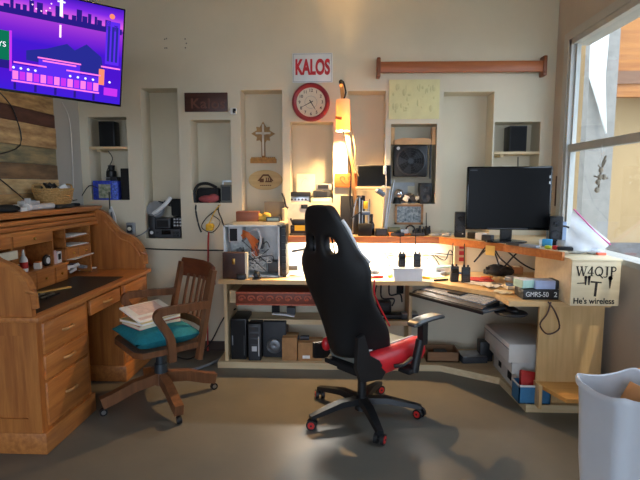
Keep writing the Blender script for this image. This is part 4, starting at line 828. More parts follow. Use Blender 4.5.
# ================================================================= THINGS ON THE UPPER SHELF
def us_at(px, py, Y): return at(px, py, Y)
# scanner with amber display + white card box behind it
t = thing('desk_radio', 'black desk radio with an amber display on the left end of the upper shelf', 'radio', (at(300, 232, 4.05).x, 4.05, ZS+.002))
MB().b2(-.075, .075, -.05, .05, .015, .085, .006).b2(-.065, .065, -.04, .04, .085, .13, .01).build('chassis', black, t); MB().b2(-.04, .045, -.054, -.05, .04, .085, .003).build('amber_display', emit('amber', '#ffb03a', .75), t); MB().b2(-.085, .085, -.055, .05, 0, .018, .004).build('base', dgrey, t)
MB().cyl((.06, -.05, .06), (.06, -.064, .06), .01).cyl((-.06, -.05, .06), (-.06, -.064, .06), .01).build('knob', dgrey, t)
for s in (-1, 1): MB().box((s*.07, -.0, .12), (.012, .04, .04), rot=Matrix.Rotation(s*.4, 4, 'Y')).build('ear', black, t)
t = thing('white_card', 'pale grey card panel with a small dark clip behind the amber radio', 'panel', (at(293, 220, 4.13).x+.03, 4.135, ZS+.002))
MB().b2(-.1, .1, -.006, .008, 0, .26).build('sheet', mat('pale_card', '#c9c6bd', .7), t); MB().b2(.04, .095, -.014, -.006, .215, .25, .004).build('clip', black, t)
single(MB().cyl((0, 0, 0), (0, 0, .03), .02).cyl((0, 0, .03), (0, 0, .045), .012), 'yellow_knob', yellow, 'small yellow knob right of the amber radio', 'knob', (at(309, 231, 4.0).x+.0, 4.0, ZS+.002))
cable('black_wire', [at(282, 193, W-.01), at(284, 198, W-.02), at(286, 206, W-.02), at(288, 208, W-.03)], .008, cable_m, 'short thick black lead on the wall left of the niche under the clock')
# lamp
la = at(343, 115, 3.97)
lp = thing('wall_lamp', 'lit wooden post lamp with a glowing cream cylinder shade, leaning on the wall', 'lamp', (la.x, la.y, la.z))
pa = at(357, 215, 4.04)-la; pb = at(341, 82, 4.07)-la
MB().ribbon([pa, pb], .032, .014, up=(0, 1, 0)).build('post', wood('lamp_post', '#a97a43', '#b98a52', 'z', .6), lp)
def shade_mat():
    m = bpy.data.materials.new('lamp_shade_fabric'); m.use_nodes = True; nt = m.node_tree; nt.nodes.clear()
    o = nt.nodes.new('ShaderNodeOutputMaterial'); e = nt.nodes.new('ShaderNodeEmission'); d = nt.nodes.new('ShaderNodeBsdfTranslucent'); d2 = nt.nodes.new('ShaderNodeBsdfDiffuse'); a = nt.nodes.new('ShaderNodeAddShader'); x = nt.nodes.new('ShaderNodeMixShader')
    e.inputs['Color'].default_value = lin('#ffcf86'); e.inputs['Strength'].default_value = .22
    d.inputs['Color'].default_value = lin('#c79a5e'); d2.inputs['Color'].default_value = lin('#efdcb6')
    nt.links.new(d.outputs[0], x.inputs[1]); nt.links.new(d2.outputs[0], x.inputs[2]); nt.links.new(x.outputs[0], a.inputs[0]); nt.links.new(e.outputs[0], a.inputs[1]); nt.links.new(a.outputs[0], o.inputs[0]); return m
MB().lathe([(.054, -.125), (.056, -.122), (.056, .115), (.054, .118), (.053, .115), (.053, -.122)], seg=28).build('shade', shade_mat(), lp)
MB().ball((0, 0, -.03), .022).build('bulb', emit('bulb_glow', '#ffd9a0', 30), lp)
MB().cyl((0, 0, -.03), (0, 0, .12), .012).build('socket', brass, lp)
MB().tube([(0, .0, .11), (.02, .03, .17), (.012, .05, .23), (.0, .06, .27)], .007).build('cord', cable_m, lp)
MB().ball(pb+Vector((0, -.01, .0)), .018).build('finial', blackm, lp); MB().ball(pb+Vector((0, -.02, -.03)), .012).build('pilot_light', emit('pilot', '#ff9a4a', 1.5), lp)
MB().box((-.035, -.05, -.03), (.05, .014, .02), rot=Matrix.Rotation(.2, 4, 'Y')).build('orange_tab', orange, lp)
MB().tube([(.0, .01, -.1), (.02, .05, -.2), at(349, 160, 4.0)-la, at(351, 175, 4.02)-la, at(350, 200, 4.02)-la, at(353, 222, 4.03)-la], .006).build('hanging_cord', cable_m, lp)
MB().tube([at(350, 120, 4.04)-la, at(355, 150, 4.03)-la, at(354, 165, 4.03)-la, at(361, 180, 4.03)-la], .004).build('thin_cord', mat('tan_cord', '#a88a5c', .6), lp)
# small bracket shelf with tablet
p = at(346.5, 180.5, W-.02)
t = thing('carved_board', 'orange wooden board with carved swirls on the wall below the lamp', 'board', (p.x, W, p.z))
MB().b2(-.097, .09, -.02, 0, -.058, .058, .003).build('plank', cedar, t)
b = MB()
for s in (-1, 1): b.tube([(s*.01, -.021, -.03), (s*.05, -.021, .01), (s*.04, -.021, .035), (s*.015, -.021, .025), (s*.02, -.021, .005)], .003, 5)
b.build('carved_swirl', mat('carve_dark', '#8d4c22', .6), t)
p = at(374, 187, 4.03)
t = thing('bracket_shelf', 'narrow pale wooden shelf strip carrying the small black screen', 'shelf', (p.x, 4.06, p.z-.011))
MB().b2(-.15, .135, -.05, .085, -.012, .012, .002).build('board', pine, t); MB().b2(-.15, -.13, .05, .085, -.05, -.012).build('cleat', pine, t)
sm_ = thing('small_screen', 'small black flat screen on a narrow shelf right of the lamp', 'screen', (p.x+.0, 4.04, p.z+.0015))
MB().box((0, 0, .088), (.275, .02, .172), rot=Matrix.Rotation(R(-6), 4, 'X'), bev=.004).build('housing', black, sm_); MB().box((0, -.0115, .09), (.26, .003, .155), rot=Matrix.Rotation(R(-6), 4, 'X')).build('glass', blackg, sm_)
t = thing('white_charger', 'white cord with a plug hanging over the right edge of the small screen', 'cable', (0, 0, 0))
MB().tube([at(385, 140, 4.0), at(385.5, 160, 3.98), at(386, 190, 3.98), at(383, 215, 4.0), at(380, 233, 4.02)], .004).build('cord', cable_w, t); MB().box(at(385, 170, 3.985), (.025, .02, .07), bev=.006).build('plug', white, t)
# niche 6 gear
q = NICHE['n6']
single(MB().b2(-.105, .1, -.015, .015, 0, .325, .004), 'dark_slab', mat('dark_slate', '#232427', .5), 'tall dark panel leaning on the wall behind the tool stand', 'panel', (at(353, 210, 4.1).x, 4.12, ZS+.002))
ts = thing('drill_stand', 'metal tool stand with upright tubes and a yellow tag on the upper shelf', 'stand', (at(364, 232, 4.03).x, 4.03, ZS+.002))
MB().b2(-.05, .06, -.05, .04, 0, .1, .005).build('base_box', blackm, ts)
for x_, r_, h_ in ((-.04, .008, .31), (-.015, .006, .29), (.035, .006, .27)): MB().cyl((x_, 0, .1), (x_, 0, h_), r_).build('tube', steel, ts)
MB().tube([(-.09, 0, .02), (-.085, -.01, .2), (-.06, 0, .3), (-.02, 0, .32)], .007).build('bent_tube', steel, ts)
MB().b2(-.005, .03, -.02, .01, .22, .28, .003).build('yellow_tag', yellow, ts); MB().b2(-.02, .05, -.025, .02, .17, .2, .003).build('blue_block', mat('blue_grey', '#5d6f8c', .5), ts)
MB().ribbon([(-.11, -.02, .14), (-.02, -.02, .2)], .012, .01).build('lever', dgrey, ts)
b = thing('brown_bottle', 'slim dark bottle with a narrow neck right of the tool stand', 'bottle', (at(371.5, 230, 4.05).x, 4.06, ZS+.002))
MB().lathe([(0, 0), (.024, 0), (.026, .02), (.026, .085), (.012, .115), (.011, .16), (.013, .165), (0, .168)]).build('bottle_body', mat('brown_glass', '#20130c', .12), b); MB().cyl((0, 0, .15), (0, 0, .175), .0135).build('stopper', black, b)
single(MB().cyl((0, 0, .05), (0, 0, .3), .003).m(0), 'hanging_probe', blackm, 'thin black rod standing behind the slim dark bottle', 'rod', (at(369.5, 230, 4.09).x, 4.1, ZS+.0))
al = thing('swing_arm_lamp', 'silver swing-arm magnifier lamp standing on the upper shelf by the small screen', 'lamp', (at(384, 232, 4.02).x, 4.03, ZS+.002))
o_ = Vector(al.location)
MB().cyl((0, 0, 0), (0, 0, .025), .03).build('clamp', dgrey, al)
MB().cyl((0, 0, .02), at(391, 180, 4.05)-o_, .007).cyl((.012, 0, .02), at(394, 180, 4.05)-o_, .006).build('lower_arm', steel, al)
MB().cyl(at(391, 180, 4.05)-o_, at(377, 191, 4.0)-o_, .007).build('upper_arm', steel, al)
MB().cyl(at(384, 195, 4.0)-o_, at(377, 190, 3.98)-o_, .02, .024).build('head', mat('steel_blue', '#5b6b7d', .4, .5), al); MB().ball(at(377, 190.5, 3.97)-o_, .012).build('bulb', white, al)
def shelf_box(n, px, Y, w, d, h, m_, label, cat, rz=0, front=None):
    o = thing(n, label, cat, (at(px, 232, Y).x, Y, ZS+.002), rz)
    MB().b2(-w/2, w/2, -d/2, d/2, 0, h, .006).build('case', m_, o)
    if front: MB().b2(-w*.4, w*.4, -d/2-.003, -d/2, h*.2, h*.8).build('front_panel', front, o)
    return o
shelf_box('battery_pack', 381, 4.01, .095, .07, .06, black, 'black battery pack at the foot of the swing-arm lamp', 'battery', 0, dgrey)
shelf_box('orange_tin', 391.5, 4.02, .05, .05, .028, orange, 'small orange tin left of the first dark pod on the shelf edge', 'tin')
shelf_box('olive_box', 394, 4.08, .1, .05, .065, mat('olive_card', '#8f8a62', .7), 'olive green box behind the orange tin', 'box')
for px, lb in ((397.5, 'flat dark pod lying on the shelf edge above the left handheld radio'), (418, 'flat dark pod lying on the shelf edge above the right handheld radio')):
    o = thing('radio_charger', lb, 'charger', (at(px, 234, 3.985).x, 4.0, ZS+.002)); MB().b2(-.055, .055, -.025, .03, 0, .028, .008).build('cradle', dgrey, o); MB().b2(-.03, .03, -.01, .02, .028, .036, .003).build('slot', black, o)
shelf_box('white_block', 402, 4.08, .1, .05, .05, white, 'white block on the shelf below the picture frame', 'block')
t = thing('headset', 'small black and white headset standing right of the white block', 'headset', (at(410.5, 230, 4.05).x, 4.06, ZS+.002))
MB().torus((0, 0, .045), .036, .006, RX).build('headband', black, t)
for s in (-1, 1): MB().cyl((s*.036, -.012, .03), (s*.036, .012, .03), .02).build('ear_cup', white if s < 0 else black, t)
for k, (px, h, lb) in enumerate(((417, .06, 'shortest of the small black cylinders below the picture frame'), (420, .08, 'taller black cylinder with a narrow cap below the picture frame'), (423.5, .075, 'rightmost of the black cylinders left of the tall antenna radio'))):
    o = thing('lens_canister', lb, 'canister', (at(px, 230, 4.05).x, 4.05, ZS+.002)); MB().cyl((0, 0, 0), (0, 0, h*.75), .013).build('barrel', black, o); MB().cyl((0, 0, h*.75), (0, 0, h), .009).build('cap', dgrey, o)
handheld((at(428, 230, 4.05).x, 4.06, ZS+.002), 'small handheld radio with a tall thin antenna on the upper shelf', .2, .11, .65)
t = thing('orange_screwdriver', 'orange stick lying along the upper shelf below the picture frame', 'stick', (at(410, 233, 4.0).x, 4.045, ZS+.002)); MB().cyl((-.1, 0, .009), (.12, 0.0, .009), .008).build('shaft', orange, t)
single(MB().ball((0, 0, .012), (.05, .025, .014)).box((.03, 0, .015), (.04, .02, .02)), 'parts_bag', mat('foil', '#b5b7b4', .3), 'silver bag of parts on the shelf edge right of the antenna radio', 'bag', (at(435, 233, 4.0).x, 4.01, ZS+.002))
single(MB().ball((0, 0, .012), (.04, .025, .014)).m(1).box((.02, 0, .02), (.03, .02, .02), rz=.4), 'foil_packet', [MC['foil'], white], 'silver and white packet on the shelf edge left of the desk speaker', 'packet', (at(447, 233, 3.95).x, 3.97, ZS+.002), .3)
p = at(409, 214.5, W-.02)
pf = thing('framed_photograph', 'wooden frame with a grey group photograph on the wall under the fan niche', 'picture', (p.x, W-.0, p.z))
b = MB(); w_, h_ = .118, .085
b.b2(-w_, w_, -.02, 0, h_-.018, h_).b2(-w_, w_, -.02, 0, -h_, -h_+.018).b2(-w_, -w_+.018, -.02, 0, -h_, h_).b2(w_-.018, w_, -.02, 0, -h_, h_); b.build('frame', wood('frame_wood', '#a9743f', '#bd8850', 'x', .4), pf)
MB().b2(-w_+.016, w_-.016, -.012, 0, -h_+.016, h_-.016).build('photograph', mat('group_photo', '#4e5f66', .4, scale=45, col2='#b8c2c2'), pf)
# monitor and speakers
mo = thing('computer_monitor', 'wide black computer monitor on the corner of the upper shelf', 'monitor', (at(508, 238, 3.62).x-.02, 3.60, ZS+.002), R(-7))
MB().b2(-.29, .29, -.02, .03, .09, .545, .008).build('housing', blackg, mo); MB().b2(-.278, .278, -.024, -.02, .112, .533).build('screen_glass', mat('dark_glass', '#060607', .3, var=.02, spec=.12), mo)
MB().b2(-.14, .14, -.028, -.02, .095, .105, .003).build('button_strip', dgrey, mo); MB().b2(-.04, .04, .0, .04, .02, .2, .006).build('neck', black, mo)
MB().lathe([(0, 0), (.15, 0), (.15, .008), (.05, .02), (0, .02)], M=Matrix.Translation((0, .02, 0)) @ Matrix.Diagonal((1, .6, 1, 1))).build('foot', blackg, mo)
for k in range(2): MB().b2(.268, .277, -.027, -.024, .46-.04*k, .48-.04*k).build('status_light', lgrey, mo)
MB().b2(-.27, -.22, -.0245, -.0235, .515, .523).build('maker_mark', dgrey, mo)
MB().b2(-.05, .01, -.02, .02, .546, .551).build('tape', cream, mo)
def dspk(loc, rz, label):
    s = thing('desktop_speaker', label, 'speaker', loc, rz)
    MB().b2(-.042, .042, -.05, .05, 0, .2, .006).build('cabinet', black, s)
    for zz_, r_ in ((.07, .032), (.15, .02)): MB().lathe([(0, .002), (r_*.4, .006), (r_*.95, .002), (r_, .007), (r_*1.05, 0)], M=Matrix.Translation((0, -.05, zz_)) @ RX).build('driver', dgrey, s)
    MB().cyl((.02, -.05, .03), (.02, -.056, .03), .006).build('volume_knob', lgrey, s)
    return s
dspk((at(459.5, 236, 3.93).x+.008, 3.96, ZS+.002), -.2, 'small black two-driver speaker left of the computer monitor')
dspk((at(555, 240, 3.45).x-.0, 3.45, ZS+.002), -.35, 'small black two-driver speaker right of the computer monitor')
single(MB().b2(-.06, .06, -.03, .03, 0, .15, .004), 'blue_grey_box', mat('bluegrey_box', '#7587a3', .6), 'blue-grey upright box beside the speaker right of the monitor', 'box', (at(565, 238, 3.52).x-.02, 3.62, ZS+.002), .1)
t = thing('tissue_packet', 'bright blue and white packet at the right foot of the monitor', 'packet', (at(545, 238, 3.4).x, 3.36, ZS+.002), -.6)
MB().b2(-.03, .03, -.02, .02, 0, .05, .006).build('packet_body', mat('sky_blue', '#3f9fd6', .5), t); MB().b2(-.05, -.03, -.018, .018, 0, .045, .004).build('white_end', white, t)
for px, Y, w, d, h, m_, lb in ((475, 3.83, .1, .06, .05, black, 'black connector block on the shelf at the left of the monitor foot'), (481, 3.74, .07, .05, .055, white, 'white block on the shelf in front of the monitor stand'), (488, 3.68, .08, .05, .045, dgrey, 'dark grey block on the shelf under the left half of the monitor')): shelf_box('connector_block', px, Y, w, d, h, m_, lb, 'block', -.8)
for k in range(2): shelf_box('flat_hub', 516+14*k, 3.40-.1*k, .13, .05, .018, grey if k else dgrey, ('dark flat hub on the shelf edge below the monitor', 'grey flat hub right of the dark flat hub on the shelf edge')[k], 'hub', -.95)
shelf_box('yellow_green_pod', 549, 3.24, .04, .03, .02, mat('lime', '#b9c433', .5), 'lime pod on the shelf edge left of the red clip', 'pod', -.9)
shelf_box('red_clip', 556, 3.2, .03, .03, .025, redp, 'small red clip on the shelf edge near the lettered box', 'clip', -.9)
shelf_box('dark_glasses_case', 566, 3.16, .09, .05, .022, blackm, 'dark case on the shelf end next to the lettered box', 'case', -.3)
single(MB().tube([(-.07, 0, .03), (-.06, .02, .1), (0, .03, .13), (.06, .02, .1), (.07, -.01, .05), (.03, -.02, .02)], .007), 'black_cable_loop', cable_m, 'loop of thick black cable beside the blue-grey box', 'cable', (at(567, 236, 3.4).x, 3.42, ZS+.002))
single(MB().cyl((0, 0, 0), (0, 0, .04), .035).cyl((0, 0, .04), (0, 0, .05), .03), 'glass_jar', mat('pale_glass', '#c3c7c8', .15, alpha=.7), 'small clear jar by the loop of black cable', 'jar', (at(562, 246, 3.3).x-.0, 3.3, ZS+.002))
cable('corner_wire', [at(505, 232, 3.95), at(512, 220, 3.98), at(517, 200, 4.1), at(518, 157, W+.1)], .004, cable_m, 'black wire hanging from the loudspeaker shelf behind the monitor')
p = at(554, 191, 4.05)
single(MB().b2(-.008, 0, -.012, .012, -.12, .12), 'wall_strip', mat('dark_wood_strip', '#4d3229', .6), 'narrow dark strip on the right wall next to the monitor', 'strip', (XR, 4.02, p.z))
# hanging ornament in the window
t = thing('hanging_ornament', 'twig and dried flower ornament hanging on a string in the window', 'ornament', (1.66, 3.11+.06, 0))
Yo = 3.17; oo = Vector((1.66, Yo, 0)); S = lambda px, py: at(px, py, Yo)-oo
MB().cyl((0.0+S(602, 145).x, 0, 1.7), S(601, 170), .002, seg=5).build('string', cable_w, t)
b = MB().tube([S(606, 156), S(602, 166), S(600, 178), S(598, 192)], .006, 5).tube([S(594, 176), S(601, 178), S(608, 178)], .005, 5).tube([S(598, 165), S(602, 168), S(606, 160)], .004, 5)
b.build('twigs', mat('twig', '#6f6250', .8), t)
b = MB()
for px, py in ((600, 177), (598, 182), (604, 177), (597, 190), (601, 170)): b.ball(S(px, py), (.016, .012, .018), 7)
b.build('dried_flowers', mat('dried_flower', '#8d8270', .9, bump=.3, scale=50), t)
# ================================================================= UNDER THE BENCH
def tower(px0, px1, pyt, Y, label, rz=0, det=0, d=.26):
    p0 = at(px0, 350, Y); p1 = at(px1, 350, Y); w = p1.x-p0.x; h = at(px0, pyt, Y).z-.05
    o = thing('computer_tower', label, 'computer', ((p0.x+p1.x)/2, Y+d/2, .051), rz)
    MB().b2(-w/2, w/2, -d/2, d/2, 0, h, .006).build('case', black, o); MB().b2(-w/2+.008, w/2-.008, -d/2-.006, -d/2, .01, h-.01, .003).build('front_bezel', blackm if not det else dgrey, o)
    if det:
        for k in range(3): MB().b2(-w/2+.015, w/2-.015, -d/2-.01, -d/2-.006, h-.06-.05*k, h-.025-.05*k).build('drive_bay', black, o)
        MB().b2(-.02, .02, -d/2-.01, -d/2-.006, .08, .12).build('badge', lgrey, o)
    else: MB().b2(-w/2+.012, -w/2+.02, -d/2-.008, -d/2-.006, .12, .2).build('light_bar', grey, o)
    MB().b2(w/2-.02, w/2-.012, -d/2-.012, -d/2-.006, .04, .2).build('edge_trim', steel if det else dgrey, o)
    return o
tower(231, 246.5, 319, 3.79, 'plain black computer tower at the left end of the bottom shelf')
tower(248, 261, 324, 3.77, 'black computer tower with drive bays and small badge under the bench', 0, 1)
Y = 3.85; x0 = at(263, 350, Y).x; x1 = at(286, 350, Y).x; hh_ = at(270, 322, Y).z-.05
t = thing('subwoofer', 'dark grey cabinet with a round silver speaker cone on the bottom shelf', 'speaker', ((x0+x1)/2, Y+.1, .051))
MB().b2(-(x1-x0)/2, (x1-x0)/2, -.1, .1, 0, hh_, .006).build('cabinet', mat('charcoal', '#2a2c30', .6), t)
MB().lathe([(0, .0), (.02, .006), (.045, .0), (.062, .012), (.066, .0)], M=Matrix.Translation((.0, -.1, .1)) @ RX, seg=28).build('cone', mat('cone_silver', '#6f7276', .35, .6), t)
for px0, px1, pyt, Y, lb, lab in ((282, 297, 338, 3.78, 'tall brown carton next to the round-cone speaker', 0), (298, 322, 343, 3.78, 'flat brown carton with a white label left of the gaming chair back', 1)):
    x0 = at(px0, 350, Y).x; x1 = at(px1, 350, Y).x; h = at(px0, pyt, Y).z-.05; w = x1-x0
    o = thing('cardboard_carton', lb, 'box', ((x0+x1)/2, Y+.08, .051)); MB().b2(-w/2, w/2, -.08, .08, 0, h, .002).build('carton', card, o); MB().b2(-w/2+.002, w/2-.002, -.02, .02, h, h+.001).build('tape', mat('parcel_tape', '#b99263', .4), o)
    if lab: MB().b2(-.06, .0, -.0815, -.08, .02, .045).build('address_label', paper, o)
single(MB().cyl((-.02, 0, .02), (.05, 0, .02), .02).box((-.05, 0, .02), (.04, .03, .03)), 'camera_lens', dgrey, 'small dark lens lying on the flat brown carton', 'lens', (at(303, 342, 3.85).x, 3.85, .051+at(303, 343, 3.78).z-.05+.002))
cable('floor_cable', [Vector((-.88, 3.98, .42)), Vector((-1.0, 4.05, .32)), Vector((-1.12, 4.0, .1)), Vector((-1.25, 3.9, .012)), Vector((-1.4, 3.95, .012))], .006, cable_m, 'black cable drooping from the bench end to the floor behind the wooden chair')
cable('floor_hose', [Vector((-.97, 3.98, .012)), Vector((-1.06, 3.78, .012)), Vector((-1.2, 3.62, .012)), Vector((-1.4, 3.6, .012))], .011, grey, 'grey cable curving over the floor at the left end of the bench')
t = thing('clamp_bracket', 'white plastic bracket with dark grips on the middle shelf under the carved drawer', 'bracket', (at(285, 310, 3.98).x, 4.0, .356))
MB().ribbon([(-.1, -.03, .03), (0, -.05, .03), (.08, -.04, .012)], .04, .012, up=(0, 0, 1)).build('arm', white, t); MB().box((-.08, .0, .06), (.06, .05, .06)).build('left_grip', blackm, t); MB().box((.05, .0, .05), (.07, .06, .06)).build('right_grip', dgrey, t)
single(MB().b2(-.12, .12, -.06, .06, 0, .035, .004).m(1).b2(-.1, -.06, -.062, -.06, .01, .025), 'network_switch', [black, lgrey], 'flat black network switch on the middle shelf right of the gaming chair', 'switch', (at(398, 313, 3.98).x-.06, 4.0, .356)) 
single(MB().b2(-.06, .06, -.05, .05, 0, .09, .006).m(1).b2(-.04, .04, -.052, -.05, .02, .06), 'power_supply', [black, dgrey], 'black power supply box on the middle shelf right of the gaming chair', 'adapter', (at(386, 310, 4.05).x-.02, 4.06, .356+.036))
single(MB().b2(-.07, .07, -.05, .05, 0, .045, .005).m(1).b2(-.065, .065, -.045, .045, .045, .048), 'grey_router', [dgrey, lgrey], 'grey router with pale top right of the network switch', 'router', (at(407, 312, 3.97).x+.02, 3.98, .356))
for i, P in enumerate((((377, 284), (375, 295), (380, 302), (388, 303)), ((389, 284), (390, 295), (400, 294), (402, 302)), ((381, 285), (382, 298), (394, 299), (392, 306)))):
    cable('dangling_cable', [at(a, b__, 4.0) for a, b__ in P], .007, cable_m, ['black cable hanging under the bench just right of the gaming chair', 'black cable looping under the bench above the router', 'black cable between the two others hanging under the bench'][i])
single(MB().b2(-.03, .03, -.008, 0, -.04, .04, .004), 'low_outlet', blackm, 'black wall outlet low under the bench above the router', 'outlet', at(400, 289, W))
# keyboard tray
a_, b2_, c_ = atz(410, 292, .64), atz(484, 311, .64), atz(497, 297, .64)
kdir = Vector((b2_.x-a_.x, b2_.y-a_.y, 0)); kang = math.atan2(kdir.y, kdir.x)
kt = thing('keyboard_tray', 'grey pull-out keyboard tray slung under the diagonal bench edge', 'tray', ((a_.x+b2_.x)/2, (a_.y+b2_.y)/2, .62), kang)
TW = kdir.length
MB().b2(-TW/2, TW/2, .0, .27, 0, .018, .005).build('tray_board', mat('tray_grey', '#54575b', .4), kt); MB().b2(-TW/2, TW/2, -.012, .0, -.006, .02, .006).build('palm_rail', black, kt)
MB().b2(-.06, .06, .1, .3, -.0, .066).build('bracket', black, kt)
kb = thing('keyboard', 'dark computer keyboard with a palm rest on the pull-out tray', 'keyboard', tuple(Vector(kt.location)+Vector((0, 0, .0195))), kang)
MB().prism([(.03, .0), (.03, .014), (.20, .034), (.20, .0)], -TW/2+.03, TW/2-.03, 'yz').build('keyboard_body', black, kb)
b = MB()
kw = (TW-.1)/16
for r in range(5):
    for c in range(16): b.box((-TW/2+.05+kw*(c+.5), .075+.026*r, .0235+.0031*r), (kw*.84, .021, .012), rot=Matrix.Rotation(R(7), 4, 'X'))
b.build('keys', mat('keycap', '#9a9ea3', .3, var=.1), kb)  # keycaps coloured paler to imitate light reflected on them
MB().prism([(.005, 0), (.005, .006), (.03, .016), (.055, .018), (.055, 0)], -TW/2+.02, TW/2-.02, 'yz').build('palm_rest', dgrey, kb)
MB().b2(-TW/2+.03, TW/2-.03, .053, .056, .0165, .0185).build('gilt_strip', mat('gilt', '#a98b55', .3, .7), kb)
c_ = atz(512, 314, .60)
mt = thing('mouse_platform', 'round dark mouse platform sticking out under the right bench end', 'tray', (c_.x, c_.y+.02, .595))
MB().lathe([(0, 0), (.1, 0), (.108, .008), (.1, .016), (0, .016)], M=Matrix.Diagonal((1, .9, 1, 1)), seg=30).build('platform', dgrey, mt); MB().ribbon([(.0, .05, .008), (.03, .2, .06)], .04, .012, up=(0, 0, 1)).build('arm', black, mt)
ms = thing('computer_mouse', 'black computer mouse on the round platform', 'mouse', (c_.x+.0, c_.y+.01, .6115), .4)
MB().ball((0, 0, .016), (.034, .058, .022)).build('mouse_shell', black, ms); MB().cyl((-.004, .03, .036), (.004, .03, .036), .007).build('scroll_wheel', grey, ms)
# boxes at the right
def carton(loc, w, d, h, label, rz=0, m_=None):
    o = thing('white_box', label, 'box', loc, rz)
    MB().b2(-w/2, w/2, -d/2, d/2, 0, h, .003).build('box_body', m_ or mat('white_card', '#d6d3cd', .7, var=.04), o); return o
o = carton((1.19+.165, 3.50, .051), .33, .5, .135, 'lowest white box with black print in the stack under the right bench end')
MB().b2(-.1675, -.165, -.16, -.08, .04, .1).b2(-.1675, -.165, .06, .12, .05, .09).b2(-.12, -.04, -.2525, -.25, .08, .11).build('print', blackm, o)
o = carton((1.15+.165, 3.48, .187), .33, .5, .085, 'middle white box of the stack under the right bench end')
MB().b2(-.168, -.165, -.25, .25, .07, .076).build('lid_edge', grey, o)
o = carton((1.11+.18, 3.46, .273), .36, .5, .125, 'topmost white box of the stack under the right bench end', .03)
MB().b2(-.184, -.18, -.25, .25, .09, .094).build('lid_edge', grey, o)
o = thing('blue_tray', 'blue open box with white rim in front of the white boxes', 'box', (1.245, 3.135, .051), .0)
b = MB(); b.b2(-.1, .1, -.065, .065, 0, .006).b2(-.1, -.094, -.065, .065, 0, .12).b2(.094, .1, -.065, .065, 0, .12).b2(-.1, .1, -.065, -.059, 0, .12).b2(-.1, .1, .059, .065, 0, .12); b.build('tray_body', mat('tray_blue', '#3c7aa8', .5), o)
MB().b2(-.104, .104, -.069, -.063, .112, .124).b2(-.104, -.098, -.069, .069, .112, .124).build('rim', white, o)
t = thing('red_book', 'red book sticking up out of the blue box', 'book', (o.location.x-.005, 3.14, .06), 0)
MB().box((0, 0, .09), (.13, .03, .17), rot=Euler((-.45, .15, 0)).to_matrix().to_4x4()).build('cover', redp, t); MB().box((.002, .003, .093), (.125, .02, .168), rot=Euler((-.45, .15, 0)).to_matrix().to_4x4()).build('pages', cream, t); MB().box((-.02, -.02, .08), (.03, .003, .03), rot=Euler((-.45, .15, 0)).to_matrix().to_4x4()).build('gold_badge', yellow, t)
t = thing('silver_drive', 'flat silver disc drive on the bottom shelf under the keyboard tray', 'drive', (at(472, 355, 3.85).x, 3.86, .051), .1)
MB().b2(-.1, .1, -.08, .08, 0, .05, .004).build('case', dgrey, t); MB().b2(-.095, .095, -.075, .075, .05, .056, .003).build('lid', steel, t); MB().lathe([(.05, .056), (.055, .06), (.03, .062), (0, .06)]).build('disc_ring', lgrey, t)
t = thing('water_bottle', 'clear plastic bottle standing left of the white box stack', 'bottle', (at(490.5, 345, 3.98).x, 4.0, .051))
MB().lathe([(0, 0), (.032, 0), (.034, .03), (.032, .12), (.034, .17), (.014, .21), (.014, .23)]).build('bottle_body', mat('clear_plastic', '#aab4bd', .1, alpha=.6), t); MB().cyl((0, 0, .23), (0, 0, .25), .016).build('cap', white, t)
single(MB().b2(-.05, .05, -.05, .05, 0, .16, .004), 'black_supply', black, 'black box standing between the silver drive and the white boxes', 'box', (at(486, 350, 3.88).x-.01, 3.88, .051))
t = thing('wooden_crate', 'shallow dark wooden crate on the bottom shelf right of the gaming chair seat', 'crate', (at(440, 352, 3.92).x, 3.9, .051))
b = MB(); b.b2(-.13, .13, -.1, .1, 0, .01).b2(-.13, -.12, -.1, .1, 0, .08).b2(.12, .13, -.1, .1, 0, .08).b2(-.13, .13, -.1, -.09, 0, .08).b2(-.13, .13, .09, .1, 0, .08); b.build('crate_body', wood('crate_wood', '#7a5638', '#8f6845', 'x', .6), t)
MB().b2(-.05, .05, -.05, .05, .011, .06).build('insert', dgrey, t)
# ================================================================= GAMING CHAIR
GA = R(-45)
gc = thing('gaming_chair', 'black and red racing-style gaming chair seen from behind at the workbench', 'chair', (.135, 2.98, 0), GA)
fab = mat('black_fabric', '#08090c', .6, bump=.05, scale=60); lea = mat('grey_leather', '#7d837d', .38, var=.05); cush = mat('black_leather_seat', '#1a1b1e', .5)
zs_ = [.43, .52, .62, .7, .78, .86, .93, .985, 1.03, 1.07, 1.165, 1.21, 1.26, 1.30, 1.325, 1.34]
hw_ = [.165, .19, .21, .225, .24, .255, .268, .275, .26, .205, .165, .152, .132, .112, .088, .058]
us_ = [-1, -.8, -.55, -.17, 0, .17, .55, .8, 1]
def back_y(z, u): return -.20-(z-.45)*.17-.03*sin((z-.45)*3.4)+((.10+.17*max(0, min(1, (.84-z)/.25)))*abs(u)**2.6)*(1 if z < 1.05 else max(.35, 1-(z-1.05)*3)*max(.05, min(1, (1.345-z)/.12)))
b = MB(); grid = [[b.bm.verts.new((hw_[i]*u*(.97 if abs(u) == 1 else 1), back_y(z, u), z)) for u in us_] for i, z in enumerate(zs_)]
for i in range(len(zs_)-1):
    for j in range(len(us_)-1):
        if abs(zs_[i]-1.07) < .001 and us_[j] in (-.55, .17): continue
        b.bm.faces.new((grid[i][j], grid[i][j+1], grid[i+1][j+1], grid[i+1][j]))
br = b.build('backrest', [fab, red], gc, ang=80)
md = br.modifiers.new('thick', 'SOLIDIFY'); md.thickness = .075; md.offset = 0
md = br.modifiers.new('soft', 'SUBSURF'); md.levels = 2; md.render_levels = 2
def rim(s, z0, z1, dy, r, m_, name):
    P = []
    for z, h in zip(zs_, hw_):
        if z0 <= z <= z1: P.append((s*(h*.965), back_y(z, .97)+dy, z))
    MB().tube(P, r, 6).build(name, m_, br)
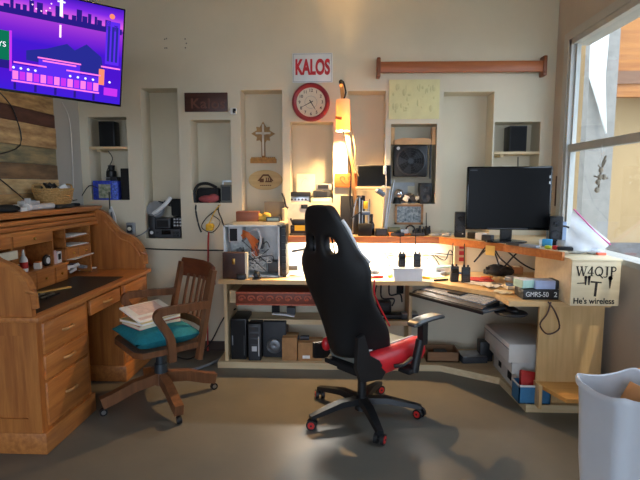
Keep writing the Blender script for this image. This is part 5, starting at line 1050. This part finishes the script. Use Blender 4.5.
rim(1, 1.0, 1.27, .012, .012, white, 'piping_and_lit_rim'); rim(1, .62, .98, .03, .005, red, 'red_piping'); rim(-1, .62, 1.2, .03, .008, red, 'red_piping')  # backrest white tube paints a lamp-lit edge; seat bolsters carry true piping
for s in (-1, 1): MB().ball((s*.15, -.165, .465), (.03, .035, .045)).build('red_corner', red, br)
b = MB()
for s in (-1, 1):
    for z0, z1, x0, x1 in ((1.068, 1.168, .032, .088),):
        b.tube([(s*x0, back_y(z0, .2)-.012, z0), (s*x1, back_y(z0, .5)-.012, z0), (s*x1*.86, back_y(z1, .5)-.012, z1), (s*x0*.95, back_y(z1, .2)-.012, z1)], .006, 6, False, True)
b.build('slot_trim', blackg, br)
# seat
MB().box((0, .08, .425), (.33, .44, .10), bev=.03).build('seat_cushion', lea, gc)
for s in (-1, 1):
    P = [(s*.165, -.2 if s > 0 else -.06, .43), (s*.175, -.1 if s > 0 else 0, .425), (s*.185, .05, .43), (s*.19, .18, .435), (s*.18, .28, .43), (s*.155, .33, .41)]
    prof = [(-.055, -.055), (.055, -.06), (.068, -.02), (.06, .035), (.02, .06), (-.03, .05), (-.06, .02)]
    bo = MB().sweep(spline(P, 4), prof if s > 0 else [(-x, z) for x, z in prof[::-1]], up=(0, 0, 1), scales=[.75+.25*min(1, k/4) if k < 5 else (1.12 if k < 17 else 1.1-.06*(k-17)) for k in range(21)]).build('seat_bolster', red, gc, ang=60)
    MB().tube([(p[0]-s*.012, p[1], p[2]+.064) for p in P], .005, 6).build('piping_and_lit_rim', white, bo)
MB().box((0, .315, .405), (.33, .06, .09), bev=.025).build('seat_front', red, gc)
MB().b2(-.17, .18, -.17, .28, .34, .375, .01).build('seat_pan', blackm, gc)
for s in (-1, 1):
    MB().prism([(-.30, .62), (-.25, .63), (-.2, .5), (-.12, .45), (-.06, .37), (-.1, .335), (-.27, .36), (-.31, .45)] if s > 0 else [(-.2, .46), (-.12, .45), (-.06, .37), (-.1, .335), (-.2, .36)], s*.232-.012, s*.232+.012, 'yz').build('recliner_plate', black, gc)
    arm = MB().box((s*.27, .12, .345), (.09, .10, .03), bev=.008).cyl((s*.30, .13, .335), (s*.315, .17, .53), .026, .028).b2(s*.322-.02, s*.322+.02, .155, .205, .5, .645).build('armrest_post', black, gc)
    MB().sweep(spline([(s*.335, .05, .64), (s*.335, .11, .656), (s*.335, .27, .656), (s*.33, .35, .644)], 4), [(-.042, -.008), (.042, -.008), (.046, .004), (.034, .016), (-.034, .016), (-.046, .004)], scales=[.55, .8, .95]+[1]*7+[.95, .85, .6]).build('armrest_pad', mat('arm_pad', '#3c4143', .3), arm)
MB().tube([(.27, -.02, .40), (.3, .03, .405), (.305, .1, .43)], .012).build('recline_lever', black, gc)
MB().box((0, .0, .325), (.2, .26, .04), bev=.01).build('tilt_mechanism', blackm, gc)
MB().cyl((0, 0, .24), (0, 0, .32), .014).build('gas_lift_rod', chrome, gc); MB().cyl((0, 0, .06), (0, 0, .25), .028).cyl((0, 0, .04), (0, 0, .13), .045, .035).build('gas_lift_sleeve', black, gc)
for k in range(5):
    a = R(257+72*k); d = Vector((cos(a), sin(a), 0)); q = Vector((-d.y, d.x, 0))
    lg = MB().sweep([d*.03+Vector((0, 0, .105)), d*.16+Vector((0, 0, .11)), d*.30+Vector((0, 0, .085)), d*.37+Vector((0, 0, .072))], [(-.032, -.018), (.032, -.018), (.026, .016), (-.026, .016)], scales=[1.1, 1, .8, .65]).build('leg', black, gc)
    ct = MB()
    c0 = d*.36; e = Vector((cos(a+.9), sin(a+.9), 0))
    ct.cyl(c0+Vector((0, 0, .04)), c0+Vector((0, 0, .075)), .009); 
    for s in (-1, 1): ct.cyl(c0+e*s*.010+Vector((0, 0, .031)), c0+e*s*.030+Vector((0, 0, .031)), .031, seg=18)
    for s in (-1, 1): ct.m(1).cyl(c0+e*s*.030+Vector((0, 0, .031)), c0+e*s*.033+Vector((0, 0, .031)), .021, seg=16)
    ct.m(0).cyl(c0-e*.036+Vector((0, 0, .031)), c0+e*.036+Vector((0, 0, .031)), .006)
    ct.build('caster', [black, redp], lg)
# ================================================================= WOODEN SWIVEL CHAIR
wa = R(132.3)
wc_ = thing('wooden_swivel_chair', 'brown wooden slat-back swivel armchair on casters between desk and bench', 'chair', (-1.2, 3.11, 0), wa)
st = MB()
P = [(-.235, -.19), (-.25, .05), (-.24, .2), (-.18, .235), (.18, .235), (.24, .2), (.25, .05), (.235, -.19), (.17, -.215), (-.17, -.215)]
st.prism(P, .405, .442, 'xy'); st.build('seat', walnut, wc_)
crx = MB()
pts = [(x, -.275-.05*(1-(x/.24)**2), 0) for x in (-.235, -.12, 0, .12, .235)]
crx.sweep([(x, y-.005, .865) for x, y, z in pts], [(-.011, -.065), (.011, -.065), (.013, .05), (.0, .066), (-.011, .05)]).build('crest_rail', crest, wc_)
MB().sweep([(x*.95, y+.065, .525) for x, y, z in pts], [(-.012, -.025), (.012, -.025), (.012, .025), (-.012, .025)]).build('lower_rail', walnut, wc_)
for s in (-1, 1):
    MB().ribbon([(s*.245, -.155, .33), (s*.245, -.19, .5), (s*.243, -.234, .7), (s*.24, -.278, .90)], .05, .03, up=(0, 1, 0)).build('back_post', walnut, wc_)
for k in range(6):
    x = -.165+.066*k; yb = -.05*(1-(x/.24)**2)
    MB().ribbon([(x, -.205+yb, .54), (x, -.238+yb, .69), (x, -.268+yb, .82)], .024, .011, up=(0, 1, 0)).build('back_slat', walnut, wc_)
for s in (-1, 1):
    xx = s*.285
    MB().ribbon(spline([(s*.26, -.225, .685), (xx, -.05, .692), (xx+s*.01, .08, .694), (xx+s*.008, .118, .682), (xx+s*.006, .122, .655), (xx, .09, .60), (s*.275, .045, .52), (s*.265, .03, .44), (s*.262, .03, .36)], 4), .048, .034, up=(1, 0, 0)).build('armrest', walnut, wc_)
MB().cyl((0, 0, .16), (0, 0, .34), .03).cyl((0, 0, .2), (0, 0, .27), .045, .04).cyl((0, 0, .3), (0, 0, .405), .02).b2(-.12, .12, -.12, .12, .385, .405).build('swivel_column', mat('iron', '#3b4247', .5, .6), wc_)
MB().cyl((0, 0, .13), (0, 0, .21), .05, seg=8).build('hub', walnut, wc_)
for k in range(4):
    a = R(216+90*k)-wa; d = Vector((cos(a), sin(a), 0))
    lg = MB().ribbon([d*.03+Vector((0, 0, .175)), d*.18+Vector((0, 0, .15)), d*.3+Vector((0, 0, .105)), d*.375+Vector((0, 0, .085))], .055, .07, up=(0, 0, 1)).build('leg', walnut, wc_)
    c0 = d*.355; e = Vector((-d.y, d.x, 0))
    MB().cyl(c0+Vector((0, 0, .03)), c0+Vector((0, 0, .07)), .008).cyl(c0-e*.012+d*.012+Vector((0, 0, .024)), c0+e*.012+d*.012+Vector((0, 0, .024)), .024, seg=18).m(1).cyl(c0-e*.014+d*.012+Vector((0, 0, .024)), c0+e*.014+d*.012+Vector((0, 0, .024)), .014, seg=12).build('caster', [black, steel], lg)
def onchair(x, y, z): return Vector((-1.2+x*cos(wa)-y*sin(wa), 3.11+x*sin(wa)+y*cos(wa), z))
cu = thing('teal_cushion', 'teal fabric cushion lying on the seat of the wooden swivel chair', 'cushion', onchair(0, .0, .4435), wa)
b = MB(); n = 12; top_, bot_ = [], []
for i in range(n+1):
    ra, rb = [], []
    for j in range(n+1):
        u, v = i/n*2-1, j/n*2-1; th = .085*((1-u**4)*(1-v**4))**.5; px_, py_ = u*.235*(1-.08*(1-v*v)*abs(u)), v*.215*(1-.08*(1-u*u)*abs(v))
        ra.append(b.bm.verts.new((px_, py_+.02, .05+th*.7))); rb.append(b.bm.verts.new((px_, py_+.02, .05-min(.05, th*.8))))
    top_.append(ra); bot_.append(rb)
for i in range(n):
    for j in range(n):
        b.bm.faces.new((top_[i][j], top_[i+1][j], top_[i+1][j+1], top_[i][j+1])); b.bm.faces.new((bot_[i][j], bot_[i][j+1], bot_[i+1][j+1], bot_[i+1][j]))
bmesh.ops.remove_doubles(b.bm, verts=b.bm.verts[:], dist=1e-4); b.build('cushion_cover', tealc, cu, ang=70)
def onst(n, x, y, z, w, d, h, mats, label, rz, tilt=0):
    o = thing(n, label, 'book' if 'book' in n or 'magazine' in n else 'papers', onchair(x, y, z), wa+rz)
    MB().box((0, 0, h/2), (w, d, h), bev=.002).build('pages', mats[0], o)
    if len(mats) > 1: MB().box((0, 0, h+.001), (w*1.01, d*1.01, .003)).box((0, 0, .0), (w*1.01, d*1.01, .003)).build('cover', mats[1], o)
    return o
onst('red_book', .03, .04, .548, .23, .29, .022, [cream, mat('crimson_cover', '#a8384a', .5)], 'crimson book at the bottom of the pile on the teal cushion', .15)
onst('magazine', .03, .045, .574, .23, .30, .016, [paper, mat('yellow_cover', '#d8c58c', .5)], 'pale yellow magazine under the loose sheets on the chair', .3)
pp = thing('printed_sheets', 'white printed sheets tilted on top of the pile on the wooden chair', 'papers', onchair(.035, .05, .624), rot=(.0, -.28, wa+.25))
MB().box((0, 0, .004), (.22, .30, .012), bev=.002).build('sheets', paper, pp)
MB().box((0.03, .0, .0105), (.13, .2, .001)).box((-.08, .0, .0105), (.03, .26, .001)).build('printed_block', mat('pink_print', '#dcc4bd', .7, var=.12, scale=40), pp)
# ================================================================= BIN
bn = thing('waste_bin', 'white plastic waste bin with a wavy rim at the lower right corner', 'bin', (1.19, 1.985, 0), R(15))
def rr(w, d, r, n=6):
    P = []
    for cx, cy, a0 in ((w/2-r, d/2-r, 0), (-w/2+r, d/2-r, 90), (-w/2+r, -d/2+r, 180), (w/2-r, -d/2+r, 270)):
        for k in range(n+1): a = R(a0+90*k/n); P.append((cx+r*cos(a), cy+r*sin(a)))
    Q = []
    for i, p in enumerate(P):
        Q.append(p); q = P[(i+1) % len(P)]; dd = math.dist(p, q)
        if dd > .06: Q += [(p[0]+(q[0]-p[0])*t/8, p[1]+(q[1]-p[1])*t/8) for t in range(1, 8)]
    return Q
b = MB(); HB = .655
def dip(x, y, w, d): 
    fx = abs(x)/(w/2); fy = abs(y)/(d/2); m_ = min(fx, fy); return -.03*(1-m_**2)
def ringv(w, d, r, z, dp=0): return [b.bm.verts.new((x, y, z+dp*dip(x, y, w, d))) for x, y in rr(w, d, r)]
RG = [ringv(.25, .22, .05, 0), ringv(.26, .23, .05, .03), ringv(.325, .275, .055, HB-.03, 1), ringv(.345, .295, .062, HB-.028, 1), ringv(.348, .298, .063, HB-.012, 1), ringv(.338, .288, .06, HB, 1), ringv(.322, .272, .055, HB-.004, 1), ringv(.30, .25, .05, .3), ringv(.25, .21, .045, .012)]
for A, B in zip(RG, RG[1:]):
    for j in range(len(A)): b.bm.faces.new((A[j], A[(j+1) % len(A)], B[(j+1) % len(A)], B[j]))
b.bm.faces.new(RG[0][::-1]); b.bm.faces.new(RG[-1])
b.build('bin_body', mat('bin_white', '#cfd3d9', .4, var=.02), bn, ang=50)
t = thing('discarded_carton', 'tan cardboard piece poking up inside the white waste bin', 'box', (1.245, 2.02, .0), R(15))
MB().box((.0, .0, .47), (.16, .12, .26), rot=Euler((.2, .45, .3)).to_matrix().to_4x4(), bev=.004).build('carton', mat('tan_carton', '#c98f5c', .7), t)
# ================================================================= LIGHT
def light(n, typ, loc, energy, color, rot=(0, 0, 0), **k):
    L = bpy.data.lights.new(n, typ); L.energy = energy; L.color = color
    for a, v in k.items(): setattr(L, a, v)
    o = bpy.data.objects.new(n, L); C.objects.link(o); o.location = loc; o.rotation_euler = rot; return o
light('lamp_bulb_light', 'POINT', la+Vector((0, 0, -.07)), 190, (1, .62, .28), shadow_soft_size=.03)
light('led_strip_light', 'AREA', (.16, 4.03, ZS-.045), 26, (1, .93, .82), (0, 0, 0), shape='RECTANGLE', size=1.15, size_y=.02)
light('sun', 'SUN', (3, -3, 6), 1.2, (1, .88, .72), (R(38), 0, R(12)), angle=R(1))
# daylight through the window and the open door
for n_, l_, r_, sx_, sy_ in (('window_portal', (XR+.115, 2.825, 1.75), (0, R(90), 0), 1.56, 2.14), ('door_portal', (-.25, YF-.05, 1.225), (R(90), 0, 0), 3.5, 2.45)):
    light(n_, 'AREA', l_, 1, (1, 1, 1), r_, shape='RECTANGLE', size=sx_, size_y=sy_).data.cycles.is_portal = True
w = bpy.data.worlds.new('sky'); sc.world = w; w.use_nodes = True
bg = w.node_tree.nodes['Background']; bg.inputs[0].default_value = lin('#cfe0f7'); bg.inputs[1].default_value = 5.2
# ---------------- camera
cam = bpy.data.cameras.new('camera'); cam.sensor_width = 36; cam.lens = F/640*36; cam.clip_start = .05
co = bpy.data.objects.new('camera', cam); C.objects.link(co); co.location = (0, 0, EYE); co.rotation_euler = (R(90)-PIT, 0, YAW); sc.camera = co
sc.view_settings.view_transform = 'Standard'; sc.view_settings.look = 'None'; sc.view_settings.gamma = 1; sc.view_settings.use_curve_mapping = False; sc.view_settings.exposure = .2

# ---------------- repeats share a group
GN = {}
for o in bpy.data.objects:
    if o.parent is None and 'category' in o: GN.setdefault(o.name.split('.')[0], []).append(o)
PL = dict(loudspeaker='loudspeakers in the small corner niches', niche_shelf='small shelves in the corner niches', handheld_radio='handheld radios on the bench and shelf', paper_sheet='loose paper sheets on the bench', thin_wire='thin wires on the lit wall under the shelf', computer_tower='computer towers under the bench', cardboard_carton='brown cartons under the bench', white_box='white boxes stacked under the right bench end', desktop_speaker='small speakers beside the monitor', lens_canister='small black cylinders on the upper shelf', corner_cable='black cables in the bench corner', dangling_cable='cables hanging under the bench', magazine='magazines on the wooden chair', tape_recorder='recorders in the niche under the clock', radio_transceiver='radios in the tall left niche')
for n_, os_ in GN.items():
    if len(os_) > 1:
        for o in os_:
            if 'group' not in o: o['group'] = PL.get(n_, n_.replace('_', ' ')+' repeats')
